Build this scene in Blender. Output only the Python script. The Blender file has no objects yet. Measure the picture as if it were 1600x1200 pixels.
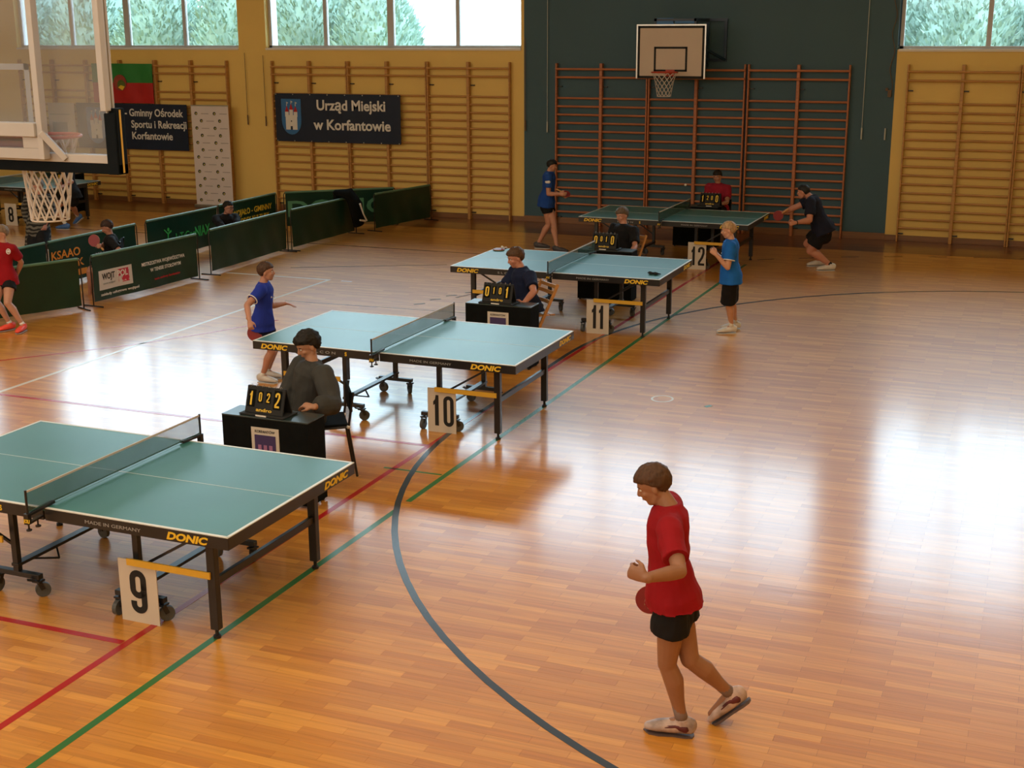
import bpy, bmesh, math, random
from mathutils import Vector, Matrix, noise
random.seed(7)
V = Vector; PI = math.pi; R = math.radians
scene = bpy.context.scene
COL = scene.collection

# ------------------------------------------------------------------ camera
FPX, PITCH, ROLL, YAW, CH = 2073.7, 0.2612, -0.0039, -0.3793, 3.6512
fw = V((math.sin(YAW)*math.cos(PITCH), math.cos(YAW)*math.cos(PITCH), -math.sin(PITCH)))
rt = V((math.cos(YAW), -math.sin(YAW), 0)); up = rt.cross(fw)
r2 = rt*math.cos(ROLL)+up*math.sin(ROLL); u2 = -rt*math.sin(ROLL)+up*math.cos(ROLL)
cd = bpy.data.cameras.new('camera'); cam = bpy.data.objects.new('camera', cd); COL.objects.link(cam)
m = Matrix.Identity(4)
for i in range(3):
    m[i][0] = r2[i]; m[i][1] = u2[i]; m[i][2] = -fw[i]
m[2][3] = CH
cam.matrix_world = m
cd.sensor_width = 36; cd.lens = FPX*36/1600; cd.clip_end = 300; cd.clip_start = .05
scene.camera = cam
CO = V((0, 0, CH))
def ray(px, py): return fw*FPX+r2*(px-800)-u2*(py-600)
def at(px, py, Y):
    d = ray(px, py); return CO+d*(Y/d.y)
def atz(px, py, z=0.0):
    d = ray(px, py); return CO+d*((z-CH)/d.z)

# ------------------------------------------------------------------ light
world = bpy.data.worlds.new('overcast_sky'); scene.world = world; world.use_nodes = True
nt = world.node_tree; bg = nt.nodes['Background']
bg.inputs[0].default_value = (.66, .85, 1.0, 1); bg.inputs[1].default_value = 9.5
def area(name, loc, size, rot, power, color=(1, 1, 1), portal=False):
    l = bpy.data.lights.new(name, 'AREA'); l.shape = 'RECTANGLE'; l.size, l.size_y = size
    l.energy = power; l.color = color
    o = bpy.data.objects.new(name, l); o.location = loc; o.rotation_euler = rot; COL.objects.link(o)
    if portal: l.cycles.is_portal = True
    return o
YW = 24.3
SILL, WTOP, CEIL = 3.287, 6.9, 7.7
WINS = [(-36.2, -30.4), (-29.0, -23.2), (-21.53, -15.76), (-15.10, -9.47), (-2.51, 3.1)]
for k, (a, b) in enumerate(WINS):
    area('window_portal', ((a+b)/2, YW+.55, (SILL+WTOP)/2), (b-a, WTOP-SILL), (R(-90), 0, 0), 1, portal=True)
area('window_portal', (-6, YW+.55, 5.6), (6.6, 2.6), (R(-90), 0, 0), 1, portal=True)
# added fill lamp behind the camera for the far wall; no window there
area('rear_fill', (-12, -2.6, 5.6), (26, 2.6), (R(90), 0, 0), 620, (1, .93, .8))
area('roof_fill', (-8, 5.5, 7.55), (22, 13), (0, 0, 0), 800, (1, .88, .64))  # added warm panel under the ceiling to brighten the floor, no real skylight
vs = scene.view_settings
vs.view_transform = 'Standard'; vs.look = 'None'; vs.gamma = 1; vs.exposure = 0.0; vs.use_curve_mapping = False

# ------------------------------------------------------------------ materials
MATS = {}
def mat(name, color, rough=.6, metal=0, noise_=None, spec=.5, coat=0, bump=None, emis=None):
    """noise_=(scale vector, strength) tints the colour; bump=(scale, strength)"""
    if name in MATS: return MATS[name]
    M = bpy.data.materials.new(name); M.use_nodes = True; n = M.node_tree; N = n.nodes; L = n.links
    p = N['Principled BSDF']; c = tuple(color)+(1,)
    p.inputs['Base Color'].default_value = c; p.inputs['Roughness'].default_value = rough
    p.inputs['Metallic'].default_value = metal; p.inputs['Specular IOR Level'].default_value = spec
    p.inputs['Coat Weight'].default_value = coat
    if noise_ or bump:
        tc = N.new('ShaderNodeTexCoord')
    if noise_:
        sc, st = noise_
        mp = N.new('ShaderNodeMapping'); mp.inputs['Scale'].default_value = sc
        nz = N.new('ShaderNodeTexNoise'); nz.inputs['Scale'].default_value = 1; nz.inputs['Detail'].default_value = 4
        L.new(tc.outputs['Object'], mp.inputs[0]); L.new(mp.outputs[0], nz.inputs['Vector'])
        mr = N.new('ShaderNodeMapRange'); mr.inputs[1].default_value = .3; mr.inputs[2].default_value = .7
        mr.inputs[3].default_value = 1-st; mr.inputs[4].default_value = 1+st
        L.new(nz.outputs[0], mr.inputs[0])
        mx = N.new('ShaderNodeMix'); mx.data_type = 'RGBA'; mx.blend_type = 'MULTIPLY'; mx.inputs[0].default_value = 1
        mx.inputs[6].default_value = c; L.new(mr.outputs[0], mx.inputs[7]); L.new(mx.outputs[2], p.inputs['Base Color'])
    if bump:
        nb = N.new('ShaderNodeTexNoise'); nb.inputs['Scale'].default_value = bump[0]; nb.inputs['Detail'].default_value = 3
        L.new(tc.outputs['Object'], nb.inputs['Vector'])
        b = N.new('ShaderNodeBump'); b.inputs['Strength'].default_value = bump[1]; b.inputs['Distance'].default_value = .01
        L.new(nb.outputs[0], b.inputs['Height']); L.new(b.outputs[0], p.inputs['Normal'])
    MATS[name] = M
    return M
yellow = mat('yellow_wall_paint', (.80, .56, .16), .6, noise_=((.6, .6, .6), .06), bump=(40, .05))
bluew = mat('blue_wall_paint', (.045, .105, .14), .65, noise_=((.5, .5, .5), .06), bump=(40, .05))
whitep = mat('white_paint', (.75, .73, .68), .5, noise_=((2, 2, 2), .03))
ceilm = mat('ceiling_paint', (.72, .69, .62), .8, noise_=((1, 1, 1), .03))
wframe = mat('window_frame_grey', (.50, .50, .50), .4, noise_=((3, 3, 3), .04))
woodb = mat('baseboard_wood', (.22, .10, .04), .4, noise_=((2, 20, 20), .15))
barw = mat('wall_bar_wood', (.50, .25, .07), .45, noise_=((3, 3, 30), .15))
barr = mat('wall_bar_red_wood', (.42, .14, .05), .45, noise_=((3, 3, 30), .15))
black = mat('black_metal', (.012, .012, .014), .35, noise_=((8, 8, 8), .2))
blackm = mat('black_matte', (.008, .009, .010), .75, noise_=((8, 8, 8), .2))
blackc = mat('black_cloth', (.006, .007, .007), .95, noise_=((8, 8, 8), .2), bump=(30, .3), spec=.1)
chrome = mat('steel', (.5, .5, .5), .3, 1, noise_=((8, 8, 8), .05))
greywheel = mat('grey_wheel', (.08, .085, .09), .5, noise_=((8, 8, 8), .2))
yel = mat('yellow_print', (.80, .52, .03), .5, noise_=((8, 8, 8), .05))
yelbar = mat('yellow_bar', (.68, .40, .04), .45, noise_=((6, 6, 6), .06))
whitepr = mat('white_print', (.75, .73, .70), .5, noise_=((8, 8, 8), .03))
greypr = mat('grey_print', (.30, .31, .32), .5, noise_=((8, 8, 8), .03))
tabtop = mat('green_table_top', (.045, .18, .17), .34, noise_=((1.5, 1.5, 1.5), .08), bump=(300, .04))
tabedge = mat('white_table_line', (.70, .72, .70), .4, noise_=((4, 4, 4), .03))
navyb = mat('navy_banner', (.002, .011, .038), .6, noise_=((3, 3, 3), .12))
signw = mat('sign_paper', (.60, .54, .47), .7, noise_=((3, 3, 3), .04))
greenb = mat('green_barrier_vinyl', (.003, .034, .020), .33, noise_=((3, 3, 3), .15), bump=(5, .3))
greenhem = mat('green_barrier_hem', (.10, .22, .15), .4, noise_=((5, 5, 5), .1))
rubber = mat('black_rubber', (.01, .01, .01), .7, noise_=((8, 8, 8), .1))
woodc = mat('chair_wood', (.55, .27, .09), .45, noise_=((3, 3, 25), .12))
redp = mat('red_print', (.45, .01, .01), .6, noise_=((3, 3, 3), .05))
greenp = mat('green_print', (.02, .22, .04), .6, noise_=((3, 3, 3), .05))
purple = mat('purple_print', (.05, .03, .12), .6, noise_=((3, 3, 3), .05))
shieldb = mat('shield_blue', (.03, .16, .42), .5, noise_=((3, 3, 3), .05))
padm = mat('padding_navy', (.003, .006, .009), .7, noise_=((4, 4, 4), .15), spec=.12)
steelw = mat('white_steel', (.47, .45, .45), .4, noise_=((4, 4, 4), .04))
rimred = mat('orange_rim', (.50, .05, .02), .4, noise_=((8, 8, 8), .08))
netw = mat('white_net_cord', (.62, .56, .52), .8, noise_=((8, 8, 8), .05))
orangep = mat('orange_print', (.75, .26, .02), .6, noise_=((8, 8, 8), .05))
limep = mat('bright_green_print', (.03, .40, .08), .6, noise_=((8, 8, 8), .05))

def glassmat(name, tint, amt=.06):
    M = bpy.data.materials.new(name); M.use_nodes = True; N = M.node_tree.nodes; L = M.node_tree.links
    for n_ in list(N):
        if n_.type != 'OUTPUT_MATERIAL': N.remove(n_)
    out = [n_ for n_ in N if n_.type == 'OUTPUT_MATERIAL'][0]
    t = N.new('ShaderNodeBsdfTransparent'); t.inputs[0].default_value = tuple(tint)+(1,)
    g = N.new('ShaderNodeBsdfGlossy'); g.inputs['Roughness'].default_value = .05
    f = N.new('ShaderNodeFresnel'); f.inputs[0].default_value = 1.3
    mx = N.new('ShaderNodeMixShader'); L.new(f.outputs[0], mx.inputs[0]); L.new(t.outputs[0], mx.inputs[1]); L.new(g.outputs[0], mx.inputs[2])
    if amt:
        d = N.new('ShaderNodeBsdfDiffuse'); d.inputs[0].default_value = (.8, .8, .8, 1)
        nz = N.new('ShaderNodeTexNoise'); nz.inputs['Scale'].default_value = 2.5
        ml = N.new('ShaderNodeMath'); ml.operation = 'MULTIPLY'; ml.inputs[1].default_value = amt*2
        L.new(nz.outputs[0], ml.inputs[0])
        m2 = N.new('ShaderNodeMixShader'); L.new(ml.outputs[0], m2.inputs[0]); L.new(mx.outputs[0], m2.inputs[1]); L.new(d.outputs[0], m2.inputs[2]); mx = m2
    L.new(mx.outputs[0], out.inputs[0])
    return M
pane_m = glassmat('window_glass', (.93, .97, .97), .02)
board_glass = glassmat('backboard_glass', (.82, .83, .86), .13)
def netmat(name, color, op):
    M = bpy.data.materials.new(name); M.use_nodes = True; N = M.node_tree.nodes; L = M.node_tree.links
    p = N['Principled BSDF']; p.inputs['Base Color'].default_value = tuple(color)+(1,); p.inputs['Roughness'].default_value = .8
    tc = N.new('ShaderNodeTexCoord'); nz = N.new('ShaderNodeTexNoise'); nz.inputs['Scale'].default_value = 6
    L.new(tc.outputs['Object'], nz.inputs['Vector'])
    mr = N.new('ShaderNodeMapRange'); mr.inputs[3].default_value = op-.05; mr.inputs[4].default_value = op+.05
    L.new(nz.outputs[0], mr.inputs[0]); L.new(mr.outputs[0], p.inputs['Alpha'])
    return M
tnet = netmat('table_net_mesh', (.03, .09, .07), .40)

def wood_floor(name, per_object):
    M = bpy.data.materials.new(name); M.use_nodes = True; N = M.node_tree.nodes; L = M.node_tree.links
    p = N['Principled BSDF']; p.inputs['Roughness'].default_value = .42; p.inputs['Specular IOR Level'].default_value = .5; p.inputs['Coat Weight'].default_value = .68; p.inputs['Coat Roughness'].default_value = .15; p.inputs['Coat IOR'].default_value = 1.5
    if per_object:
        src = N.new('ShaderNodeObjectInfo').outputs['Random']; dark = None
    else:
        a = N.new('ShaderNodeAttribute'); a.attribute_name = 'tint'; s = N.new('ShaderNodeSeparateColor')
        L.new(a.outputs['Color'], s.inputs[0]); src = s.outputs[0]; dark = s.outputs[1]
    cr = N.new('ShaderNodeValToRGB'); e = cr.color_ramp.elements
    e[0].position = 0; e[0].color = (.50, .185, .020, 1); e[1].position = 1; e[1].color = (.69, .305, .044, 1)
    x = e.new(.35); x.color = (.56, .223, .027, 1); x = e.new(.7); x.color = (.61, .255, .034, 1)
    L.new(src, cr.inputs[0])
    g = N.new('ShaderNodeNewGeometry'); mp = N.new('ShaderNodeMapping'); mp.inputs['Scale'].default_value = (2.0, 40, 1)
    nz = N.new('ShaderNodeTexNoise'); nz.inputs['Scale'].default_value = 1; nz.inputs['Detail'].default_value = 3
    L.new(g.outputs['Position'], mp.inputs[0]); L.new(mp.outputs[0], nz.inputs['Vector'])
    mr = N.new('ShaderNodeMapRange'); mr.inputs[1].default_value = .3; mr.inputs[2].default_value = .7; mr.inputs[3].default_value = .86; mr.inputs[4].default_value = 1.12
    L.new(nz.outputs[0], mr.inputs[0])
    mx = N.new('ShaderNodeMix'); mx.data_type = 'RGBA'; mx.blend_type = 'MULTIPLY'; mx.inputs[0].default_value = 1
    L.new(cr.outputs[0], mx.inputs[6]); L.new(mr.outputs[0], mx.inputs[7]); res = mx.outputs[2]
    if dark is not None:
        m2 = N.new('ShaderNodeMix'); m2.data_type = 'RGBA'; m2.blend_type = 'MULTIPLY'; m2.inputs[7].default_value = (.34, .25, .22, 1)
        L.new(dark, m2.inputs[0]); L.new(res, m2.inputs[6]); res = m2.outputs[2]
    L.new(res, p.inputs['Base Color'])
    mpb = N.new('ShaderNodeMapping'); mpb.inputs['Scale'].default_value = (1.2, 9, 1); L.new(g.outputs['Position'], mpb.inputs[0])
    nb = N.new('ShaderNodeTexNoise'); nb.inputs['Scale'].default_value = 1; nb.inputs['Detail'].default_value = 2; L.new(mpb.outputs[0], nb.inputs['Vector'])
    b = N.new('ShaderNodeBump'); b.inputs['Strength'].default_value = .12; b.inputs['Distance'].default_value = .004
    L.new(nb.outputs[0], b.inputs['Height']); L.new(b.outputs[0], p.inputs['Normal']); L.new(b.outputs[0], p.inputs['Coat Normal'])
    return M
floor_mesh_m = wood_floor('parquet', False); floor_plank_m = wood_floor('parquet_single', True)
floor_base_m = mat('floor_joint', (.16, .06, .02), .6, noise_=((2, 2, 2), .1))

# ------------------------------------------------------------------ mesh helpers
def tag(o, label=None, cat=None, group=None, kind=None):
    if label: o['label'] = label
    if cat: o['category'] = cat
    if group: o['group'] = group
    if kind: o['kind'] = kind
    return o
def empty(name, loc=(0, 0, 0), rz=0, **k):
    o = bpy.data.objects.new(name, None); o.empty_display_size = .1; o.location = loc; o.rotation_euler = (0, 0, rz)
    COL.objects.link(o); tag(o, **k); return o
class MB:
    def __init__(s): s.v = []; s.f = []; s.mi = []
    def add(s, vs, fs, mi=0):
        n = len(s.v); s.v += [tuple(v) for v in vs]; s.f += [tuple(i+n for i in f) for f in fs]; s.mi += [mi]*len(fs); return s
    def box(s, c, d, M=None, mi=0):
        x, y, z = d[0]/2, d[1]/2, d[2]/2; c = V(c)
        vs = [V((a*x, b*y, e*z)) for a in (-1, 1) for b in (-1, 1) for e in (-1, 1)]
        if M is not None: vs = [M @ v for v in vs]
        return s.add([v+c for v in vs], [(0, 1, 3, 2), (4, 6, 7, 5), (0, 4, 5, 1), (2, 3, 7, 6), (0, 2, 6, 4), (1, 5, 7, 3)], mi)
    def b2(s, a, b, mi=0):
        a = V(a); b = V(b); return s.box((a+b)/2, [abs(b[i]-a[i]) for i in range(3)], mi=mi)
    def bar(s, p, q, w, h, mi=0, upv=(0, 0, 1)):
        p = V(p); q = V(q); d = (q-p); l = d.length; d.normalize(); u = V(upv)
        if abs(d.dot(u)) > .98: u = V((0, 1, 0))
        a = d.cross(u).normalized(); b = a.cross(d)
        M = Matrix((d, a, b)).transposed()
        return s.box((p+q)/2, (l, w, h), M, mi)
    def sweep(s, pts, rad, side=None, seg=12, cap='flat', mi=0):
        """rad: list of r or (a,b); side: vector for a axis"""
        pts = [V(p) for p in pts]; n = len(pts); rad = [r if isinstance(r, (tuple, list)) else (r, r) for r in rad]
        T = []
        for i in range(n):
            t = pts[min(i+1, n-1)]-pts[max(i-1, 0)]
            if t.length < 1e-9: t = V((0, 0, 1))
            T.append(t.normalized())
        if cap == 'round':
            a0, b0 = rad[0]; a1, b1 = rad[-1]; r0 = min(a0, b0); r1 = min(a1, b1)
            pre = [(pts[0]-T[0]*r0*math.cos(t), (a0*math.sin(t), b0*math.sin(t))) for t in (R(12), R(40), R(68))]
            post = [(pts[-1]+T[-1]*r1*math.cos(t), (a1*math.sin(t), b1*math.sin(t))) for t in (R(68), R(40), R(12))]
            pts = [p for p, _ in pre]+pts+[p for p, _ in post]; rad = [r for _, r in pre]+rad+[r for _, r in post]
            T = [T[0]]*3+T+[T[-1]]*3; n = len(pts)
        sv = V(side) if side is not None else (V((0, 0, 1)) if abs(T[0].z) < .9 else V((1, 0, 0)))
        vs = []
        for i in range(n):
            a = (sv-T[i]*sv.dot(T[i]))
            if a.length < 1e-4: a = T[i].orthogonal()
            a.normalize(); sv = a if side is None else V(side); b = T[i].cross(a)
            for k in range(seg):
                t = 2*PI*k/seg; vs.append(pts[i]+a*math.cos(t)*rad[i][0]+b*math.sin(t)*rad[i][1])
        fs = [(i*seg+k, i*seg+(k+1) % seg, (i+1)*seg+(k+1) % seg, (i+1)*seg+k) for i in range(n-1) for k in range(seg)]
        fs += [tuple(range(seg))[::-1], tuple(range((n-1)*seg, n*seg))]
        return s.add(vs, fs, mi)
    def cyl(s, p, q, r, seg=10, mi=0, r1=None): return s.sweep([p, q], [r, r if r1 is None else r1], seg=seg, mi=mi)
    def ell(s, c, r, ax=None, nu=16, nv=10, mi=0):
        c = V(c); ax = ax or (V((1, 0, 0)), V((0, 1, 0)), V((0, 0, 1))); vs = []; fs = []
        for j in range(1, nv):
            t = PI*j/nv
            for i in range(nu):
                p = 2*PI*i/nu
                vs.append(c+ax[0]*r[0]*math.sin(t)*math.cos(p)+ax[1]*r[1]*math.sin(t)*math.sin(p)+ax[2]*r[2]*math.cos(t))
        vs += [c+ax[2]*r[2], c-ax[2]*r[2]]; T_, B = len(vs)-2, len(vs)-1
        for j in range(nv-2):
            for i in range(nu): fs.append((j*nu+i, (j+1)*nu+i, (j+1)*nu+(i+1) % nu, j*nu+(i+1) % nu))
        for i in range(nu): fs.append((T_, i, (i+1) % nu)); fs.append((B, (nv-2)*nu+(i+1) % nu, (nv-2)*nu+i))
        return s.add(vs, fs, mi)
    def prism(s, poly, p0, ax, ay, dep, mi=0):
        """poly in (u,v); extruded along dep"""
        p0 = V(p0); ax = V(ax); ay = V(ay); dep = V(dep); n = len(poly)
        vs = [p0+ax*u+ay*v for u, v in poly]+[p0+ax*u+ay*v+dep for u, v in poly]
        fs = [tuple(range(n))[::-1], tuple(range(n, 2*n))]+[(i, (i+1) % n, (i+1) % n+n, i+n) for i in range(n)]
        return s.add(vs, fs, mi)
    def tor(s, c, R_, r, ax=(1, 0, 0), ay=(0, 1, 0), n=28, seg=8, mi=0, a0=0, a1=2*PI):
        c = V(c); ax = V(ax); ay = V(ay); az = ax.cross(ay); full = abs(a1-a0-2*PI) < 1e-6; m_ = n if full else n+1
        vs = []
        for i in range(m_):
            t = a0+(a1-a0)*i/n; d = ax*math.cos(t)+ay*math.sin(t)
            for k in range(seg):
                q = 2*PI*k/seg; vs.append(c+d*(R_+r*math.cos(q))+az*r*math.sin(q))
        fs = [(i*seg+k, i*seg+(k+1) % seg, ((i+1) % m_)*seg+(k+1) % seg, ((i+1) % m_)*seg+k) for i in range(n) for k in range(seg)]
        return s.add(vs, fs, mi)
    def text(s, body, h, o, ax, ay, off=.0, ext=.001, width=None, align='LEFT', fn=None, mi=0, shear=0):
        for poly, fs in text_geo(body, off, shear): pass
        vs, fs = text_geo_cache[(body, off, shear)]
        if not vs: return s
        x0 = min(v[0] for v in vs); x1 = max(v[0] for v in vs)
        k = h/.70; kx = k
        if width: kx = width/(x1-x0)
        sh = {'LEFT': 0, 'CENTER': (x1-x0)/2, 'RIGHT': (x1-x0)}[align]
        o = V(o); ax = V(ax); ay = V(ay); nz_ = ax.cross(ay)
        out = []
        for v in vs:
            p = o+ax*((v[0]-x0-sh)*kx)+ay*(v[1]*k)+nz_*(ext if v[2] > 0 else -ext*.5)
            out.append(fn(p) if fn else p)
        return s.add(out, fs, mi)
    def build(s, name, m, parent=None, smooth=False, bevel=0, **k):
        me = bpy.data.meshes.new(name); me.from_pydata(s.v, [], s.f)
        ms = m if isinstance(m, (list, tuple)) else [m]
        for x in ms: me.materials.append(x)
        if len(ms) > 1: me.polygons.foreach_set('material_index', s.mi)
        if smooth: me.polygons.foreach_set('use_smooth', [True]*len(me.polygons))
        me.update(); o = bpy.data.objects.new(name, me); COL.objects.link(o); o.parent = parent
        if bevel:
            b = o.modifiers.new('bevel', 'BEVEL'); b.width = bevel; b.segments = 2; b.limit_method = 'ANGLE'
        tag(o, **k); return o
TMP = bpy.data.scenes.new('tmp')
def evaluated(o):
    TMP.collection.objects.link(o); TMP.view_layers[0].update()
    dg = TMP.view_layers[0].depsgraph; me = bpy.data.meshes.new_from_object(o.evaluated_get(dg))
    TMP.collection.objects.unlink(o); return me
text_geo_cache = {}
def text_geo(body, off, shear):
    key = (body, off, shear)
    if key not in text_geo_cache:
        c = bpy.data.curves.new('t', 'FONT'); c.body = body; c.size = 1; c.offset = off; c.extrude = .5; c.resolution_u = 3; c.shear = shear
        o = bpy.data.objects.new('t', c); me = evaluated(o)
        text_geo_cache[key] = ([tuple(v.co) for v in me.vertices], [tuple(p.vertices) for p in me.polygons])
        bpy.data.objects.remove(o)
    return []
def copy_tree(o, parent=None, loc=None, rz=None):
    c = o.copy(); COL.objects.link(c)
    if parent: c.parent = parent
    if loc is not None: c.location = loc
    if rz is not None: c.rotation_euler = (0, 0, rz)
    for ch in list(o.children): copy_tree(ch, c)
    return c
def bezr(p, n): return p

# ================================================================== SETTING
XL, XR, Y0 = -38.0, 3.2, -3.0
fl = MB().b2((XL-.3, Y0-.3, -.2), (XR+.3, YW+.45, -.004)).build('floor', floor_base_m, kind='structure')
# near planks one by one
pw, plen = .07, .48
RX0, RX1, RY0 = -4.9, -.1, 4.97
prot = None; cnt = 0; nrow = 30
for r in range(nrow):
    offx = (r*.37 % 1)*plen
    ncol = 10
    for c in range(ncol):
        x = RX0+offx*0+c*plen + (0.0 if r % 2 else 0)
        if prot is None:
            w, h, t = plen-.0012, pw-.0010, .0035
            prot = MB().box((w/2+.0006, h/2+.0005, -t/2), (w, h, t)).build('floor_plank', floor_plank_m, fl); o = prot
        else:
            o = prot.copy(); COL.objects.link(o)
        sh = (.24 if r % 2 else 0)
        o.location = (x+sh, RY0+r*pw, 0); cnt += 1
RY1 = RY0+nrow*pw
mb = MB(); tint = []
random.seed(3)
y = RY0-pw*110
r = -110
while y < YW-.001:
    off = (0.24 if r % 2 else 0)+(0 if 0 <= r < nrow else random.random()*.0)
    x = -24.02+off*1.0
    # align columns with the singles
    x = RX0-plen*40+off
    while x < XR:
        inside = (0 <= r < nrow) and (RX0+off-1e-4 <= x < RX0+off+plen*10-1e-3)
        if not inside and y > Y0:
            xa = max(x, -24.1); xb = min(x+plen, XR)
            if xb-xa > .02:
                y1 = min(y+pw, YW)
                mb.add([(xa+.0006, y+.0005, 0), (xb-.0006, y+.0005, 0), (xb-.0006, y1-.0005, 0), (xa+.0006, y1-.0005, 0)], [(0, 1, 2, 3)])
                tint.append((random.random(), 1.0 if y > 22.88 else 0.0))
        x += plen
    y += pw; r += 1
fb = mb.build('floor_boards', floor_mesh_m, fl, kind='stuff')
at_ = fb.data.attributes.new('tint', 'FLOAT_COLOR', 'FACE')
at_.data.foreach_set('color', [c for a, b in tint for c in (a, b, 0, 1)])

def paint(name, col): return mat(name, col, .25, noise_=((3, 3, 3), .08), spec=.55)
pgreen = paint('court_paint_green', (.035, .17, .05)); pred = paint('court_paint_red', (.42, .015, .012))
pdark = paint('court_paint_dark', (.035, .045, .06)); pwhite = paint('court_paint_white', (.75, .72, .62)); pbrown = paint('court_paint_brown', (.16, .05, .03))
def line(pts, w, m_, label=None, z=.0012):
    mb = MB(); pts = [V((p[0], p[1], 0)) for p in pts]; n = len(pts); L_ = []
    for i in range(n):
        t = (pts[min(i+1, n-1)]-pts[max(i-1, 0)]).normalized(); nn = V((-t.y, t.x, 0))*w/2
        L_ += [pts[i]+nn, pts[i]-nn]
    top = [v+V((0, 0, z)) for v in L_]; bot = [v+V((0, 0, .0001)) for v in L_]; k = len(top)
    fs = [(2*i, 2*i+1, 2*i+3, 2*i+2) for i in range(n-1)]
    fs += [(2*i, 2*i+2, 2*i+2+k, 2*i+k) for i in range(n-1)]+[(2*i+1, 2*i+1+k, 2*i+3+k, 2*i+3) for i in range(n-1)]
    mb.add(top+bot, fs); return mb.build('court_line', m_, fl, label=label)
line([(-4.555, 4.3), (-4.49, 8.80)], .05, pgreen, 'green painted line at the near end')
line([(-4.488, 9.0), (-4.30, 20.9)], .05, pgreen, 'green painted line running under the tables')
line([(-4.995, 2.0), (-4.99, 6.09), (-4.96, 10.4), (-4.74, 21.5)], .05, pred, 'long red painted line under the tables')
line([(-14, 6.085), (-5.02, 6.085)], .05, pred, 'red painted cross line', .0014)
line([(-14, 10.40), (-4.985, 10.40)], .05, pred, 'red painted cross line', .0014)
line([(-5.06, 9.70), (-4.51, 9.70)], .03, pgreen)
line([(-9.995, 6.0), (-9.895, 17.38)], .05, pwhite, 'white painted line'); line([(-11.7, 17.35), (-9.87, 17.37)], .05, pwhite, 'white painted line', .0014)
line([(-24, 17.3), (-13.5, 17.33)], .05, pwhite, 'white painted line')
line([(-9.68, 17.36), (-9.50, 17.36)], .045, pwhite)
arc = [(1.05+6*math.cos(t), 11.1+6*math.sin(t)) for t in [R(270-90*i/30) for i in range(31)]]
arc += [(1.05+6*math.cos(t), 14.1+6*math.sin(t)) for t in [R(180-90*i/30) for i in range(31)]]
line(arc, .05, pdark, 'dark curved goal area line', .0016)
for i in range(4, 21):   # dashed nine metre arc
    a0 = R(180-i*4.6+1.0); a1 = a0-R(1.9)
    if i*4.6 < 88: line([(1.05+9*math.cos(a), 14.1+9*math.sin(a)) for a in (a0, a1)], .05, pbrown)
for i, q in enumerate([(655, 475), (680, 468), (705, 462), (735, 457)]):
    p = atz(*q); line([(p.x-.06, p.y-.05), (p.x+.06, p.y+.06)], .05, pdark)
line([(-24, 20.45), (-8.2, 20.36)], .05, pbrown, 'brown side line')
line([(-11.6, 10.9), (-10.9, 11.6), (-10.0, 12.75), (-9.5, 13.65), (-9.1, 14.6)], .04, pred)
line([(-11.0, 18.1), (-10.04, 18.58), (-9.3, 18.95), (-8.77, 19.2)], .03, pdark)
line([(-9.68, 15.74), (-8.18, 15.82), (-6.5, 15.9)], .02, pdark)
cm = [(-3.407+.105*math.cos(2*PI*i/24), 12.69+.12*math.sin(2*PI*i/24)) for i in range(25)]
line(cm, .022, pwhite, 'small white painted ring')
line([(-2.93, 12.55), (-2.88, 12.62)], .05, pgreen)

# back wall with openings
def wallbox(name, a, b, m_, **k): return MB().b2(a, b).build(name, m_, kind='structure', **k)
wb = MB(); BL0, BL1 = -9.41, -2.53
cuts = [XL]+[v for w in WINS for v in w]+[XR]
wb.b2((XL, YW, 0), (BL0, YW+.45, SILL)); wb.b2((BL1, YW, 0), (XR, YW+.45, SILL))
wb.b2((XL, YW, WTOP), (BL0, YW+.45, CEIL)); wb.b2((BL1, YW, WTOP), (XR, YW+.45, CEIL))
for a, b in ((XL, WINS[0][0]), (WINS[0][1], WINS[1][0]), (WINS[1][1], WINS[2][0]), (WINS[2][1], WINS[3][0]), (WINS[3][1], BL0), (WINS[4][1], XR)):
    wb.b2((a, YW, SILL), (b, YW+.45, WTOP))
back = wb.build('wall_back', yellow, kind='structure')
MB().b2((BL0, YW-.003, 0), (BL1, YW+.45, 4.5)).b2((BL0, YW-.003, 4.5), (BL0+.15, YW+.45, CEIL)).b2((BL1-.92, YW-.003, 4.5), (BL1, YW+.45, CEIL)).b2((BL0+.15, YW-.003, 6.9), (BL1-.92, YW+.45, CEIL)).build('painted_section', bluew, back, label='blue painted section of the wall')
for a, b in ((XL, -9.41), (-2.53, XR)): MB().b2((a, YW-.02, .0), (b, YW, .10)).build('baseboard_back', woodb, kind='structure', bevel=.004)
MB().b2((-9.41, YW-.025, .0), (-2.53, YW-.003, .12)).build('baseboard_back', woodb, kind='structure', bevel=.004)
wallbox('wall_left', (XL-.3, Y0, 0), (XL, YW+.45, CEIL), yellow)
wallbox('wall_right', (XR, Y0, 0), (XR+.3, YW+.45, CEIL), yellow)
wallbox('wall_front', (XL, Y0-.3, 0), (XR, Y0, CEIL), yellow)
wallbox('ceiling', (XL-.3, Y0-.3, CEIL), (XR+.3, YW+.45, CEIL+.2), ceilm)
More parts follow.
